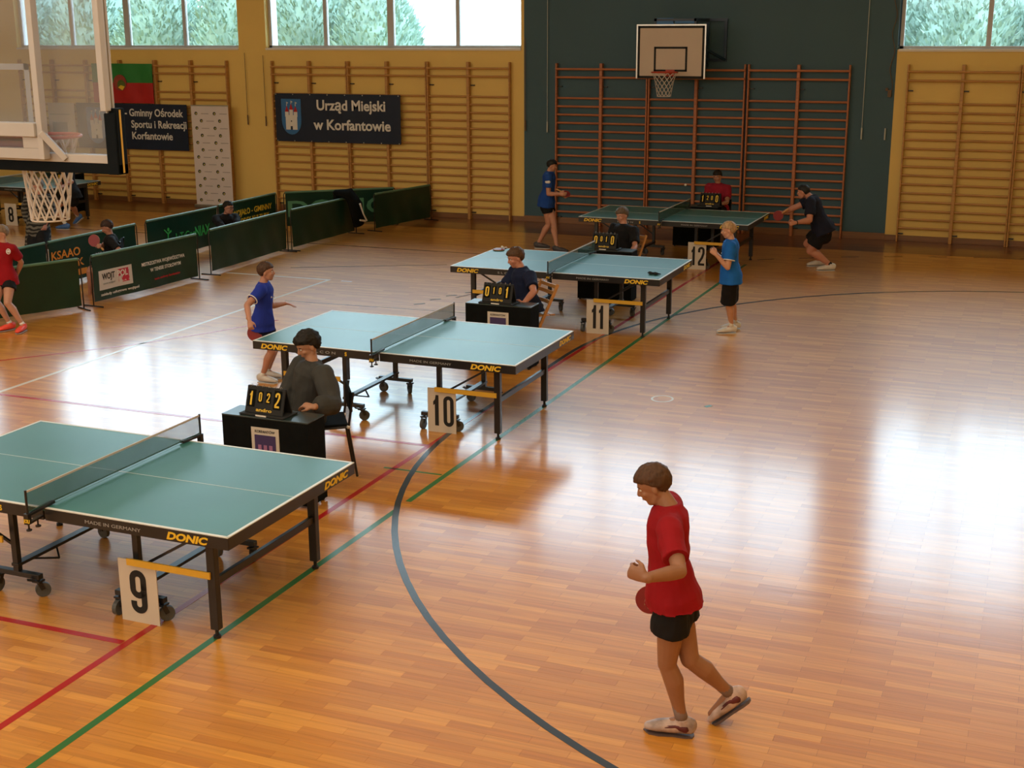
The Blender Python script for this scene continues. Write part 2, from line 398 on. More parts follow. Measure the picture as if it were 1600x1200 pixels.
def window(n, a, b, z0, z1, mull, thick):
    f = MB(); t = .06; y0, y1 = YW+.14, YW+.22
    f.b2((a, y0, z0), (b, y1, z0+t)).b2((a, y0, z1-t), (b, y1, z1)).b2((a, y0, z0), (a+t, y1, z1)).b2((b-t, y0, z0), (b, y1, z1))
    w = f.build('window_%d' % n, wframe, kind='structure')
    xs = [a+t]+list(mull)+[b-t]
    for x in mull: MB().b2((x-(.07 if x == thick else .04), y0, z0+t), (x+(.07 if x == thick else .04), y1, z1-t)).build('mullion', wframe, w)
    zm = (z0+z1)/2
    MB().b2((a+t, y0+.01, zm-.035), (b-t, y1-.01, zm+.035)).build('transom', wframe, w)
    for i in range(len(xs)-1):
        for za, zb in ((z0+t, zm-.035), (zm+.035, z1-t)):
            MB().b2((xs[i]+.03, y0+.035, za), (xs[i+1]-.03, y0+.041, zb)).build('pane', pane_m, w)
    MB().b2((a-.0, YW-.03, z0-.03), (b+.0, YW+.15, z0+.012)).build('sill', whitep, w)
    # pale outer reveals
    MB().b2((a, y1, z0), (a+.012, YW+.45, z1)).b2((b-.012, y1, z0), (b, YW+.45, z1)).b2((a, y1, z0), (b, YW+.47, z0+.02)).build('outer_reveal', whitep, w)
window(1, -36.2, -30.4, SILL, WTOP, [-34.8, -33.3, -31.8], -33.3)
window(2, -29.0, -23.2, SILL, WTOP, [-27.6, -26.1, -24.6], -26.1)
window(3, -21.53, -15.76, SILL, WTOP, [-20.117, -18.638, -17.164], -18.638)
window(4, -15.10, -9.47, SILL, WTOP, [-13.779, -12.306, -10.848], -12.306)
window(5, -2.51, 3.1, SILL, WTOP, [-1.068, .4, 1.8], .4)
window(6, -9.26, -3.45, 4.5, 6.9, [-7.8, -6.35, -4.9], -6.35)

# outside: lawn, hedge trees, white building
MB().b2((-70, YW+.45, -.4), (40, 90, -.3)).build('lawn', mat('grass', (.06, .12, .03), .9, noise_=((4, 4, 4), .3)), kind='structure')
leafm = mat('thuja_leaf', (.32, .44, .37), .8, noise_=((1.5, 1.5, 1.5), .35))
trunkm = mat('tree_bark', (.12, .08, .05), .9, noise_=((9, 9, 2), .3))
def thuja():
    mb = MB(); rnd = random.Random(5); H_ = 1.0
    for i in range(9500):
        z = rnd.random()**1.15; rr = .20*(1-z**4)*(.55+.45*min(1, z*9)); a = rnd.random()*2*PI
        lump = 1+.18*noise.noise(V((math.cos(a)*2.2, math.sin(a)*2.2, z*7)))
        q = (.72+.32*rnd.random())*lump
        c = V((math.cos(a)*rr*q, math.sin(a)*rr*q, .04+z*.96))
        d = V((math.cos(a)*.6+rnd.uniform(-.5, .5), math.sin(a)*.6+rnd.uniform(-.5, .5), 1.0)).normalized()
        s_ = d.cross(V((rnd.uniform(-1, 1), rnd.uniform(-1, 1), .2))).normalized()
        l = .016+.014*rnd.random(); w = .0055
        mb.add([c-s_*w, c+s_*w, c+d*l+s_*w*.3, c+d*l-s_*w*.3], [(0, 1, 2, 3)])
    core = MB(); 
    pts = [(0, 0, .03), (0, 0, .15), (0, 0, .4), (0, 0, .7), (0, 0, .9), (0, 0, .97)]
    core.sweep(pts, [.10, .16, .165, .14, .09, .01], seg=14)
    mb.add(core.v, core.f); return mb
tr = empty('thuja_tree', (-25.6, 30.3, -.3)); fo = thuja().build('foliage', leafm, tr); MB().cyl((0, 0, 0), (0, 0, .2), .03).build('trunk', trunkm, tr)
tr.scale = (6, 6, 5.6)
rnd = random.Random(12); spots = []; ORD = ['first', 'second', 'third', 'fourth', 'fifth', 'sixth', 'seventh', 'eighth', 'ninth', 'tenth']
for wn, xs_ in (('left', [-28.5, -27.3, -26.2, -25.0, -23.9, -22.8, -21.6, -20.4, -19.3, -18.1]), ('middle', [-17.2, -16.4, -15.3, -10.2]), ('right', [-4.2, -3.0, -1.8, -.6, .6, 1.8])):
    for k_, x in enumerate(xs_): spots.append((x, 29.6+2.2*(k_ % 2), rnd.uniform(5.5, 5.9), 6.4, wn, k_, len(xs_)))
for i, (x, y, h_, w_, wn, k_, n_) in enumerate(spots):
    o = tr if i == 0 else copy_tree(tr)
    o.location = (x, y, -.3); o.scale = (w_, w_, h_); o.rotation_euler = (0, 0, i*1.3)
    tag(o, 'green hedge conifer outside the %s gym window, %s from the left' % (wn, ORD[k_]), 'tree', 'conifers outside the gym windows')
hs = empty('white_house', (-16.4, 38, -.3), label='white rendered house seen through the middle window between the conifers', cat='house')
hwall = mat('house_white', (.80, .80, .78), .8, noise_=((1, 1, 1), .03))
MB().b2((-3.2, 0, 3.5), (1.5, 5, 9)).build('wall', hwall, hs, bevel=.01)
MB().b2((-2.9, .3, 0), (1.5, 5, 3.5)).build('lower_wall', mat('house_grey', (.30, .33, .34), .8, noise_=((1, 1, 1), .03)), hs)
MB().b2((-3.25, -.05, 3.42), (1.55, .3, 3.5)).build('ledge', wframe, hs)
for i in range(12): MB().b2((-2.8+i*.35, .27, .1), (-2.78+i*.35, .3, 3.4)).build('cladding_strip', wframe, hs)
bu = MB(); rnd = random.Random(9)
for i in range(3000):
    a = rnd.random()*2*PI; e = math.acos(rnd.uniform(-.2, 1)); q = 1.5*(.8+.2*rnd.random())*(1+.25*noise.noise(V((a, e*2, 1))))
    c = V((math.cos(a)*math.sin(e)*q, math.sin(a)*math.sin(e)*q, 1.3+math.cos(e)*q*1.7)); d = V((rnd.uniform(-1, 1), rnd.uniform(-1, 1), rnd.uniform(0, 1))).normalized(); s_ = d.orthogonal().normalized()
    bu.add([c-s_*.05, c+s_*.05, c+d*.16+s_*.03, c+d*.16-s_*.03], [(0, 1, 2, 3)])
bu.ell((0, 0, 1.6), (1.1, 1.1, 2.0))
bo = bu.build('leafy_bush', mat('bush_leaf', (.16, .26, .11), .8, noise_=((3, 3, 3), .4)), label='light green leafy bush outside the middle window, left of the white house', cat='bush'); bo.location = (-19.3, 36, -.3)

# ================================================================== WALL EQUIPMENT
RUNGS = [.24+.1535*i for i in range(15)]+[2.775, 2.925]
def wall_bars(x0, w, nb, m_, label, group, ztop=3.045):
    yb = YW-.13
    t = empty('wall_bars', (x0, YW-.004, 0), label=label, cat='wall bars', group=group)
    for k in range(nb+1):
        x = w*k/nb
        MB().b2((x-.028 if k else x, -.12, 0), (x+.028 if k < nb else x, -.02, ztop)).build('upright', m_, t, bevel=.006)
        for z in (2.60, .13):
            xx = x+(.03 if k < nb else -.05)
            MB().b2((xx, -.05, z-.008), (xx+.08 if k < nb else xx, 0, z+.012)).build('wall_bracket', black, t)
    for z in RUNGS:
        fr = -.135 if z > 2.7 else -.075
        MB().sweep([(0.01, fr, z), (w-.01, fr, z)], [(.02, .014)]*2, side=(0, 0, 1), seg=8).build('rung', m_, t, smooth=False)
    return t
G = 'wall bars on the yellow wall'
for x, l in ((-21.46, 'behind the glass backboard, left of the flag'), (-19.645, 'behind the green and red flag'), (-17.83, 'behind the white patterned roll-up display')):
    wall_bars(x, 1.81, 2, barw, 'wooden wall bars on yellow wall '+l, G)
for x, l in ((-14.95, 'behind the left half of the castle banner'), (-13.185, 'behind the right half of the castle banner'), (-11.42, 'right of the castle banner, next to the blue wall')):
    wall_bars(x, 1.755, 2, barw, 'wooden wall bars on yellow wall '+l, G)
for x, l in ((-8.735, 'leftmost unit behind the boy in blue'), (-6.92, 'middle unit under the basketball hoop'), (-5.08, 'rightmost unit behind the player in black')):
    wall_bars(x, 1.80, 2, barr, 'reddish wooden wall bars on blue wall, '+l, 'wall bars on the blue wall', 3.03)
for x, l in ((-2.33, 'on yellow wall just right of the blue wall'), (-.49, 'at the right edge of the photo')):
    wall_bars(x, 1.83, 2, barw, 'wooden wall bars '+l, G)

# cords
def cord(x, z0, z1, m_, label, hasline=True):
    t = empty('pull_cord', (x, YW-.05, z0), label=label, cat='cord', group='window pull cords')
    if hasline: MB().cyl((0, 0, .18), (0, 0, z1-z0), .006, 6).build('cord', m_, t)
    MB().cyl((0, 0, 0), (0, 0, .2), .014, 8).build('handle', m_, t)
cordw = mat('cord_white', (.5, .52, .5), .6, noise_=((4, 4, 4), .1)); cordd = mat('cord_brown', (.14, .08, .04), .6, noise_=((4, 4, 4), .1))
cord(-15.60, 1.74, 3.2, cordd, 'thin dark pull rod on yellow pillar, left one of the pair', True)
cord(-15.16, 1.72, 3.15, cordd, 'thin dark pull rod on yellow pillar, right one beside the castle banner', True)
cord(-8.92, 1.74, 5.0, cordw, 'white pull cord on blue wall left of the wall bars')
cord(-9.37, 1.76, 3.5, cordd, 'dark pull cord at left edge of the blue wall')
cord(-3.04, 1.757, 5.0, cordw, 'white pull cord on blue wall right of the wall bars')
cord(-2.64, 1.757, 3.0, cordw, 'short white cord handle at right edge of the blue wall', False)
ca = MB(); pts = [(-2.60+.03*math.sin(i*.9), YW-.03, 4.6-i*.085) for i in range(25)]
ca.sweep(pts, [.006]*25, seg=6); ca.box((-2.61, YW-.03, 2.55), (.06, .05, .12)); ca.box((-2.66, YW-.03, 2.62), (.04, .04, .05))
ca.build('hanging_cable', cordd, label='loose dark cable with a plug hanging at right edge of the blue wall', cat='cable')

# banners
def shield(parent, cx, z1, w, h, y):
    n = 12; poly = [(-w/2, 0), (-w/2, -h*.6)]+[(-w/2*math.cos(t), -h*.6-h*.4*math.sin(t)) for t in [PI*i/n for i in range(1, n)]]+[(w/2, -h*.6), (w/2, 0)]
    MB().prism(poly, (cx, y, z1), (1, 0, 0), (0, 0, 1), (0, -.003, 0)).build('shield', shieldb, parent)
    tw = MB(); rf = MB(); yy = y-.003
    tw.b2((cx-w*.29, yy-.004, z1-h*.86), (cx+w*.29, yy, z1-h*.45))
    for i, dx in enumerate((-.22, 0, .22)):
        t = .06 if i == 1 else 0
        tw.b2((cx+w*dx-w*.09, yy-.005, z1-h*.5), (cx+w*dx+w*.09, yy, z1-h*(.36-t)))
        rf.prism([(-w*.10, 0), (w*.10, 0), (0, h*.17)], (cx+w*dx, yy, z1-h*(.36-t)), (1, 0, 0), (0, 0, 1), (0, -.005, 0))
        MB().b2((cx+w*dx-.006, yy-.004, z1-h*(.20-t)), (cx+w*dx+.006, yy, z1-h*(.08-t*.5))).prism([(0, 0), (w*.09, -.02), (0, -.05)], (cx+w*dx, yy, z1-h*(.08-t*.5)), (1, 0, 0), (0, 0, 1), (0, -.004, 0)).build('tower_flag', whitepr, parent)
    tw.build('castle', whitepr, parent); rf.build('tower_roofs', redp, parent)
    MB().b2((cx-w*.05, yy-.007, z1-h*.86), (cx+w*.05, yy-.004, z1-h*.76)).b2((cx-w*.025, yy-.007, z1-h*.64), (cx+w*.025, yy-.004, z1-h*.60)).build('castle_openings', navyb, parent)
def recenter(t, loc):
    loc = V(loc); t.location = loc
    for ch in t.children: ch.data.transform(Matrix.Translation(-loc))
bn = empty('hanging_banner', (0, 0, 0), label='navy banner with blue castle shield reading Urząd Miejski w Korfantowie, hung on wall bars', cat='banner')
by = YW-.168
def pane_wavy(mb, a, b, z0, z1, y, amp=.008, nx=24, nz=6):
    vs = [(a+(b-a)*i/nx, y+amp*math.sin(i*.7+j*.4), z0+(z1-z0)*j/nz) for j in range(nz+1) for i in range(nx+1)]
    k = len(vs); vs += [(x, y_+.006, z) for x, y_, z in vs]
    fs = [(j*(nx+1)+i, j*(nx+1)+i+1, (j+1)*(nx+1)+i+1, (j+1)*(nx+1)+i) for j in range(nz) for i in range(nx)]
    fs += [tuple(x+k for x in f[::-1]) for f in fs]
    fs += [(i+1, i, i+k, i+1+k) for i in range(nx)]+[(nz*(nx+1)+i, nz*(nx+1)+i+1, nz*(nx+1)+i+1+k, nz*(nx+1)+i+k) for i in range(nx)]
    fs += [(j*(nx+1), (j+1)*(nx+1), (j+1)*(nx+1)+k, j*(nx+1)+k) for j in range(nz)]+[((j+1)*(nx+1)+nx, j*(nx+1)+nx, j*(nx+1)+nx+k, (j+1)*(nx+1)+nx+k) for j in range(nz)]
    return mb.add(vs, fs)
pane_wavy(MB(), -14.85, -11.98, 1.43, 2.40, by, .005).build('banner_cloth', navyb, bn)
shield(bn, -14.47, 2.29, .46, .72, by-.008)
MB().text('Urząd Miejski', .20, (-13.09, by-.010, 2.08), (1, 0, 0), (0, 0, 1), .025, .002, 1.56, 'CENTER').build('lettering', whitepr, bn)
MB().text('w Korfantowie', .20, (-13.08, by-.010, 1.69), (1, 0, 0), (0, 0, 1), .025, .002, 1.76, 'CENTER').build('lettering', whitepr, bn)
ey = MB()
for i in range(8):
    for z in (2.38, 1.445): ey.cyl((-14.82+i*.400, by-.010, z), (-14.82+i*.400, by-.002, z), .012, 8)
ey.build('eyelets', chrome, bn, kind='stuff')
b2_ = empty('hanging_banner', (0, 0, 0), label='navy banner reading Gminny Ośrodek Sportu i Rekreacji Korfantowie, left of roll-up display', cat='banner')
pane_wavy(MB(), -19.92, -17.03, 1.16, 2.13, by, .005).build('banner_cloth', navyb, b2_)
shield(b2_, -19.40, 2.04, .50, .78, by-.008)
for i, (tx, w_) in enumerate((('- Gminny Ośrodek', 1.50), ('Sportu i Rekreacji', 1.42), ('Korfantowie', 1.05))):
    MB().text(tx, .155, (-18.62 if i == 0 else -18.47, by-.010, 1.87-i*.245), (1, 0, 0), (0, 0, 1), .02, .002, w_).build('lettering', whitepr, b2_)
f = empty('flag', (0, 0, 0), label='green over red flag with round emblem hanging on the wall bars', cat='flag')
pane_wavy(MB(), -19.42, -17.84, 2.57, 2.97, by, .008).build('upper_stripe', greenp, f)
pane_wavy(MB(), -19.42, -17.84, 2.14, 2.57, by, .008).build('lower_stripe', redp, f)
MB().cyl((-18.68, by-.008, 2.57), (-18.68, by-.018, 2.57), .17, 24).build('emblem', mat('emblem_brown', (.30, .05, .03), .6, noise_=((9, 9, 9), .3)), f)
MB().cyl((-18.65, by-.018, 2.53), (-18.65, by-.022, 2.53), .10, 20).build('emblem_centre', mat('emblem_green', (.09, .14, .02), .6, noise_=((9, 9, 9), .3)), f)
MB().prism([(-.09, -.02), (.02, -.08), (.08, 0), (-.02, .03)], (-18.64, by-.022, 2.49), (1, 0, 0), (0, 0, 1), (0, -.004, 0)).build('emblem_figure', yel, f)
w2 = empty('white_board', (0, 0, 0), label='white sheet with grey print on the wall bars, seen through the glass backboard', cat='poster')
MB().b2((-20.7, by+.005, 1.25), (-19.98, by+.015, 2.12)).build('sheet', signw, w2); MB().b2((-20.6, by, 1.4), (-20.2, by+.005, 1.7)).build('printed_picture', greypr, w2)
MB().b2((-20.65, by, 1.86), (-20.1, by+.005, 1.88)).build('printed_line', greypr, w2)
recenter(bn, (-13.4, by, 1.43)); recenter(b2_, (-18.5, by, 1.16)); recenter(f, (-18.6, by, 2.14)); recenter(w2, (-20.3, by, 1.25))
# roll-up
ru = empty('rollup_display', (-16.33, 23.95, 0), 0.04, label='white roll-up display with rows of small round emblems, standing by the wall bars', cat='display stand')
pk = mat('rollup_sheet', (.72, .65, .65), .5, noise_=((3, 3, 3), .03))
MB().b2((-.445, -.005, .07), (.445, .005, 2.13)).build('printed_sheet', pk, ru)
MB().b2((-.46, -.09, 0), (.46, .09, .07)).build('base_cassette', chrome, ru, bevel=.01)
MB().b2((-.45, -.012, 2.12), (.45, .012, 2.145)).build('top_rail', chrome, ru)
MB().cyl((0, .02, .05), (0, .02, 2.12), .012, 8).build('support_pole', chrome, ru)
em1 = MB(); em2 = MB(); em3 = MB()
for r_ in range(13):
    z = 1.97-r_*.151; xo = -.33 if r_ % 2 == 0 else -.21
    for k in range(2):
        x = xo+k*.44; em1.cyl((x, -.006, z), (x, -.009, z), .036, 12); em2.cyl((x+.008, -.009, z-.006), (x+.008, -.011, z-.006), .018, 8)
        if x+.31 < .45: em3.b2((x+.12, -.008, z-.012), (x+.30, -.006, z+.004))
em1.build('emblem_rows', mat('emblem_dark', (.04, .05, .03), .6, noise_=((9, 9, 9), .2)), ru, kind='stuff'); em2.build('emblem_centres', mat('emblem_yellow', (.5, .42, .12), .6, noise_=((9, 9, 9), .2)), ru, kind='stuff')
em3.build('printed_captions', mat('caption', (.40, .36, .36), .6, noise_=((9, 9, 9), .1)), ru, kind='stuff')

# hoop nets
def hoop_net(mb, c, R0, R1, hgt, n=12, r=.004, skew=(0, 0)):
    c = V(c); L_ = 7
    def P(i, l):
        t = 2*PI*i/n; q = l/L_; rad = R0*(1-q)**.8+R1*(1-(1-q)**.8); rad = R0+(R1-R0)*(q**.6)
        return c+V((math.cos(t)*rad+skew[0]*q, math.sin(t)*rad+skew[1]*q, -hgt*q))
    for l in range(L_):
        for i in range(n):
            a = i+(.5 if l % 2 else 0)
            mb.cyl(P(a, l), P(a+.5, l+1), r, 5); mb.cyl(P(a, l), P(a-.5, l+1), r, 5)
    mb.tor(P(0, 7)*0+c+V((skew[0], skew[1], -hgt)), R1, r, n=18, seg=5)
    return mb
# wall hoop
h2 = empty('wall_basketball_hoop', (-6.27, YW, 0), label='white rectangular basketball backboard with orange rim mounted on the blue wall', cat='basketball hoop')
bdm = mat('backboard_white', (.58, .47, .38), .5, noise_=((2, 2, 2), .03))
yb = 23.3-YW
MB().b2((-.60, yb, 2.82), (.60, yb+.025, 3.70)).build('board', bdm, h2)
MB().b2((-.625, yb-.005, 3.70), (.625, yb+.04, 3.725)).b2((-.625, yb-.005, 2.80), (-.60, yb+.04, 3.7)).b2((.60, yb-.005, 2.80), (.625, yb+.04, 3.7)).build('board_frame', chrome, h2)
bl = MB(); e = yb-.004
for a, b in (((-.6, e, 3.66), (.6, yb, 3.70)), ((-.6, e, 2.80), (.6, yb, 2.845)), ((-.6, e, 2.82), (-.56, yb, 3.7)), ((.56, e, 2.82), (.6, yb, 3.7)),
             ((-.30, e, 3.31), (.30, yb, 3.345)), ((-.30, e, 2.92), (.30, yb, 2.955)), ((-.30, e, 2.92), (-.265, yb, 3.34)), ((.265, e, 2.92), (.30, yb, 3.34))): bl.b2(a, b)
bl.build('board_lines', blackm, h2)
MB().tor((0, yb-.37, 2.92), .225, .011, n=32).b2((-.07, yb-.15, 2.915), (.07, yb, 2.925)).b2((-.08, yb-.02, 2.84), (.08, yb, 2.95)).bar((0, yb-.01, 2.85), (0, yb-.14, 2.915), .05, .01).build('rim', rimred, h2)
hoop_net(MB(), (0, yb-.37, 2.91), .22, .12, .40).build('net', netw, h2)
br = MB(); dk = mat('bracket_blue', (.01, .035, .08), .4, noise_=((4, 4, 4), .2))
for x in (-.30, .42):
    br.bar((x, yb+.03, 3.80), (x, 0, 3.80), .05, .05); br.bar((x, yb+.03, 3.0), (x, 0, 3.0), .05, .05); br.bar((x, -.03, 3.0), (x, -.03, 3.83), .05, .06); br.bar((x, yb+.05, 2.95), (x, yb+.05, 3.83), .04, .04)
    br.bar((x, yb+.06, 3.78), (x, -.03, 3.05), .03, .03)
br.bar((-.3, yb+.05, 3.80), (.42, yb+.05, 3.80), .04, .04); br.bar((-.3, -.04, 3.80), (.78, -.04, 3.80), .04, .05); br.bar((.75, -.04, 3.1), (.75, -.04, 3.80), .05, .05); br.bar((.42, -.04, 3.1), (.78, -.04, 3.1), .05, .05); br.bar((.45, yb+.3, 3.35), (.75, -.04, 3.1), .04, .04)
br.build('wall_bracket', dk, h2)
MB().b2((-.28, yb+.04, 3.70), (.02, yb+.08, 3.83)).b2((.05, yb+.04, 3.74), (.40, yb+.06, 3.80)).build('blue_plate', shieldb, h2)

# near glass hoop
BY = 7.30; BXR = at(193, 272, BY).x; BZ0 = 2.80; bcx = BXR-.05-.90
h1 = empty('glass_basketball_hoop', (bcx, BY, 0), label='transparent glass basketball backboard with navy padding at top left, seen from behind', cat='basketball hoop')
MB().b2((-.9, -.006, BZ0), (.9, .006, BZ0+1.14)).build('glass_board', board_glass, h1)
ft = MB()   # frame of the board
ft.b2((-.90, -.05, BZ0), (-.875, .03, BZ0+1.16)).b2((.885, -.05, BZ0), (.90, .03, BZ0+1.16)).b2((-.875, -.05, BZ0), (.885, .03, BZ0+.055)).b2((-.875, -.05, BZ0+1.12), (.875, .03, BZ0+1.16))
ft.build('board_frame', steelw, h1, bevel=.004)
wl = MB()
X_ = -.065
for a, b in (((X_-.30, .008, BZ0+.60), (X_+.30, .011, BZ0+.64)), ((X_-.30, .008, BZ0+.20), (X_+.30, .011, BZ0+.24)), ((X_-.30, .008, BZ0+.20), (X_-.26, .011, BZ0+.64)), ((X_+.26, .008, BZ0+.20), (X_+.30, .011, BZ0+.64))): wl.b2(a, b)
wl.build('target_lines', whitepr, h1)
pd = MB(); th = .05
pd.b2((-.96, -.045, BZ0-.07), (.96, .045, BZ0+.0))
for s_ in (-1, 1):
    x0, x1 = sorted((s_*.905, s_*.96)); pd.b2((x0, -.045, BZ0-.07), (x1, .045, BZ0+.36))
    x0, x1 = sorted((s_*.875, s_*.96)); pd.b2((x0, -.062, BZ0-.07), (x1, -.05, BZ0+.33))
pd.build('edge_padding', padm, h1, bevel=.015)
MB().b2((.96, -.012, BZ0-.06), (.963, .004, BZ0+.35)).build('padding_seam', yelbar, h1)
# rim beyond the board and support posts on this side
MB().tor((.03, .15+.225, 2.93), .225, .012, n=36).b2((-.09, .01, 2.925), (.15, .17, 2.937)).b2((-.09, .01, 2.82), (.15, .03, 2.95)).build('rim', rimred, h1)
hoop_net(MB(), (.01, .375, 2.92), .222, .13, .58, n=14, r=.0065, skew=(.0, -.03)).build('net', netw, h1)
sp = MB()
for x in (-.395, .395): sp.b2((x-.023, -.13, BZ0+.02), (x+.023, -.07, 7.6))
sp.b2((-.37, -.15, BZ0+.17), (.37, -.05, BZ0+.26)).b2((-.37, -.12, BZ0+.02), (.37, -.05, BZ0+.09)).b2((.24, -.12, BZ0+.09), (.37, -.06, BZ0+.17)).b2((-.37, -.12, BZ0+.09), (-.24, -.06, BZ0+.17))
sp.build('support_posts', steelw, h1, bevel=.004)
for s_ in (-1, 1):
    MB().bar((s_*.40, -.12, BZ0+.20), (s_*.53, -.05, BZ0+.02), .045, .04).build('diagonal_brace', steelw, h1, bevel=.004)
    x0, x1 = sorted((s_*.89, s_*.935)); MB().b2((x0, -.11, BZ0+.345), (x1, -.055, 5.2)).build('side_strut', steelw, h1, bevel=.004)

# ================================================================== TENNIS TABLES
L_, W_, H_ = 2.74, 1.525, .76
def caster(parent, x, y, zt, ang):
    f_ = MB(); a = V((math.cos(ang), math.sin(ang), 0)); b = V((-a.y, a.x, 0)); c = V((x, y, .05)); o = c-a*.025
    f_.bar(o+b*.022+V((0, 0, .005)), V((x, y, zt))+b*.022, .006, .03); f_.bar(o-b*.022+V((0, 0, .005)), V((x, y, zt))-b*.022, .006, .03); f_.box((x, y, zt), (.06, .06, .012)); f_.cyl((x, y, zt), (x, y, zt+.03), .012)
    f_.bar(V((x, y, zt))+a*.01, V((x, y, zt+.02))+a*.07, .03, .008)
    q = f_.build('caster_fork', black, parent)
    MB().cyl(o-b*.015, o+b*.015, .05, 18).build('wheel', greywheel, q, smooth=False)
def make_table():
    t = empty('tennis_table')
    for s_ in (-1, 1):
        x0, x1 = (0.002, L_/2) if s_ > 0 else (-L_/2, -.002)
        top = MB().b2((x0, -W_/2+.0005, H_-.020), (x1, W_/2-.0005, H_)).build('table_top', tabtop, t)
        ln = MB(); e = .0015; zt = H_
        ln.b2((x0, -W_/2-.0005, zt-.004), (x1, -W_/2+.02, zt+e)).b2((x0, W_/2-.02, zt-.004), (x1, W_/2+.0005, zt+e)).b2((x0, -.002, zt-.001), (x1, .002, zt+e*.7))
        xe = x1 if s_ > 0 else x0; ln.b2((xe-s_*.02, -W_/2, zt-.004), (xe+s_*.0005, W_/2, zt+e)); ln.build('white_lines', tabedge, top)
        ap = MB(); g = .0; zt2 = H_-.0045
        a, b = (x0+.004, x1+.001) if s_ > 0 else (x0-.001, x1-.004)
        ap.b2((a, -W_/2-.0015, H_-.082), (b, -W_/2+.02, zt2)).b2((a, W_/2-.02, H_-.082), (b, W_/2+.0015, zt2))
        ap.b2((xe-s_*.02, -W_/2, H_-.082), (xe+s_*.0015, W_/2, zt2)); ap.build('apron_frame', black, t, bevel=.003)
        for sy in (-1, 1):
            lg = MB().b2((s_*(L_/2-.245)-.03, sy*(W_/2-.17)-.025, .06), (s_*(L_/2-.245)+.03, sy*(W_/2-.17)+.025, H_-.03)).build('leg', black, t, bevel=.004)
            MB().cyl((s_*(L_/2-.245), sy*(W_/2-.17), .0), (s_*(L_/2-.245), sy*(W_/2-.17), .018), .024, 12).cyl((s_*(L_/2-.245), sy*(W_/2-.17), .018), (s_*(L_/2-.245), sy*(W_/2-.17), .06), .012, 8).build('adjustable_foot', rubber, lg)
        MB().b2((s_*(L_/2-.245)-.015, -W_/2+.19, .345), (s_*(L_/2-.245)+.015, W_/2-.19, .395)).build('cross_bar', black, t, bevel=.003)
        for sy in (-1, 1):
            px_ = s_*.50; py_ = sy*(W_/2-.245)
            MB().b2((px_-.022, py_-.02, .16), (px_+.022, py_+.02, H_-.05)).build('carriage_post', black, t, bevel=.003)
            MB().b2((px_-.19, py_-.022, .13), (px_+.19, py_+.022, .165)).build('wheel_beam', black, t, bevel=.003)
            for q in (-1, 1): caster(t, px_+q*.165, py_, .115, R(200+70*q+40*sy))
            MB().bar((px_, py_, .34), (s_*1.05, sy*(W_/2-.17), H_-.09), .018, .018).build('strut', black, t)
        MB().b2((s_*.50-.03, -W_/2+.22, .20), (s_*.50+.03, W_/2-.22, .222)).build('carriage_bar', black, t, bevel=.003)
        MB().bar((s_*.50, -W_/2+.35, .21), (s_*.42, -W_/2+.55, .15), .012, .012).bar((s_*.42, -W_/2+.55, .15), (s_*.5, -W_/2+.62, .20), .012, .012).build('release_lever', black, t)
        xa, xb = sorted((s_*.53, s_*(L_/2-.275)))
        MB().b2((xa-.03, -W_/2+.132, .402), (xb+.03, -W_/2+.144, .446)).build('yellow_bar', yelbar, t)
    yo = -W_/2-.002
    for x_ in (.93, -1.28): MB().text('DONIC', .045, (x_, yo, H_-.067), (1, 0, 0), (0, 0, 1), .04, .002, .30, shear=.25).build('yellow_lettering', yel, t)
    MB().text('DONIC', .045, (L_/2+.002, .35, H_-.067), (0, 1, 0), (0, 0, 1), .04, .002, .32, shear=.25).build('yellow_lettering', yel, t)
    MB().text('S', .035, (-.36, yo, H_-.062), (1, 0, 0), (0, 0, 1), .03, .002).build('yellow_lettering', yel, t)
    MB().text('MADE IN GERMANY', .022, (.32, yo, H_-.056), (1, 0, 0), (0, 0, 1), .0, .001, .42).build('white_lettering', greypr, t)
    MB().text('S L C O N', .024, (-.72, yo, H_-.058), (1, 0, 0), (0, 0, 1), .01, .001, .26).build('white_lettering', greypr, t)
    return t
def make_net():
    n = empty('table_net')
    hw = W_/2+.14
    MB().b2((-.0015, -hw, .012), (.0015, hw, .145)).build('net_mesh', tnet, n)
    MB().b2((-.004, -hw, .142), (.004, hw, .155)).build('top_tape', mat('net_tape', (.55, .50, .46), .7, noise_=((4, 4, 4), .05)), n)
    MB().cyl((0, -hw, .016), (0, hw, .016), .004, 6).build('bottom_cord', mat('net_cord', (.03, .09, .07), .8, noise_=((4, 4, 4), .1)), n)
    for s_ in (-1, 1):
        MB().cyl((0, s_*hw, -.02), (0, s_*hw, .16), .008, 10).build('post', black, n)
        c = MB(); c.bar((0, s_*(hw+.005), -.0), (0, s_*(W_/2-.09), .012), .035, .018); c.b2((-.018, s_*hw-.02, -.06), (.018, s_*hw+.012, .01)); c.bar((0, s_*hw, -.055), (0, s_*(W_/2+.02), -.045), .03, .014)
        c.cyl((0, s_*(W_/2+.06), -.10), (0, s_*(W_/2+.06), -.04), .006, 8); c.cyl((0, s_*(W_/2+.06), -.105), (0, s_*(W_/2+.06), -.095), .018, 10); c.cyl((0, s_*(hw), -.10), (0, s_*hw, -.06), .006, 8); c.cyl((0, s_*hw, -.105), (0, s_*hw, -.095), .018, 10)
        c.build('clamp', black, n, bevel=.002)
    MB().text('JOLI', .022, (-.018, -hw-.0215, -.045), (1, 0, 0), (0, 0, 1), .03, .002, .05, shear=.2).build('yellow_lettering', yel, n)
    return n
TABS = [(9, -5.630, 6.964, -.0143), (10, -5.565, 11.415, -.0124), (11, -5.503, 15.913, -.0059), (12, -5.453, 20.786, -.0192), (8, -18.87, 20.98, 0)]
table0 = net0 = None
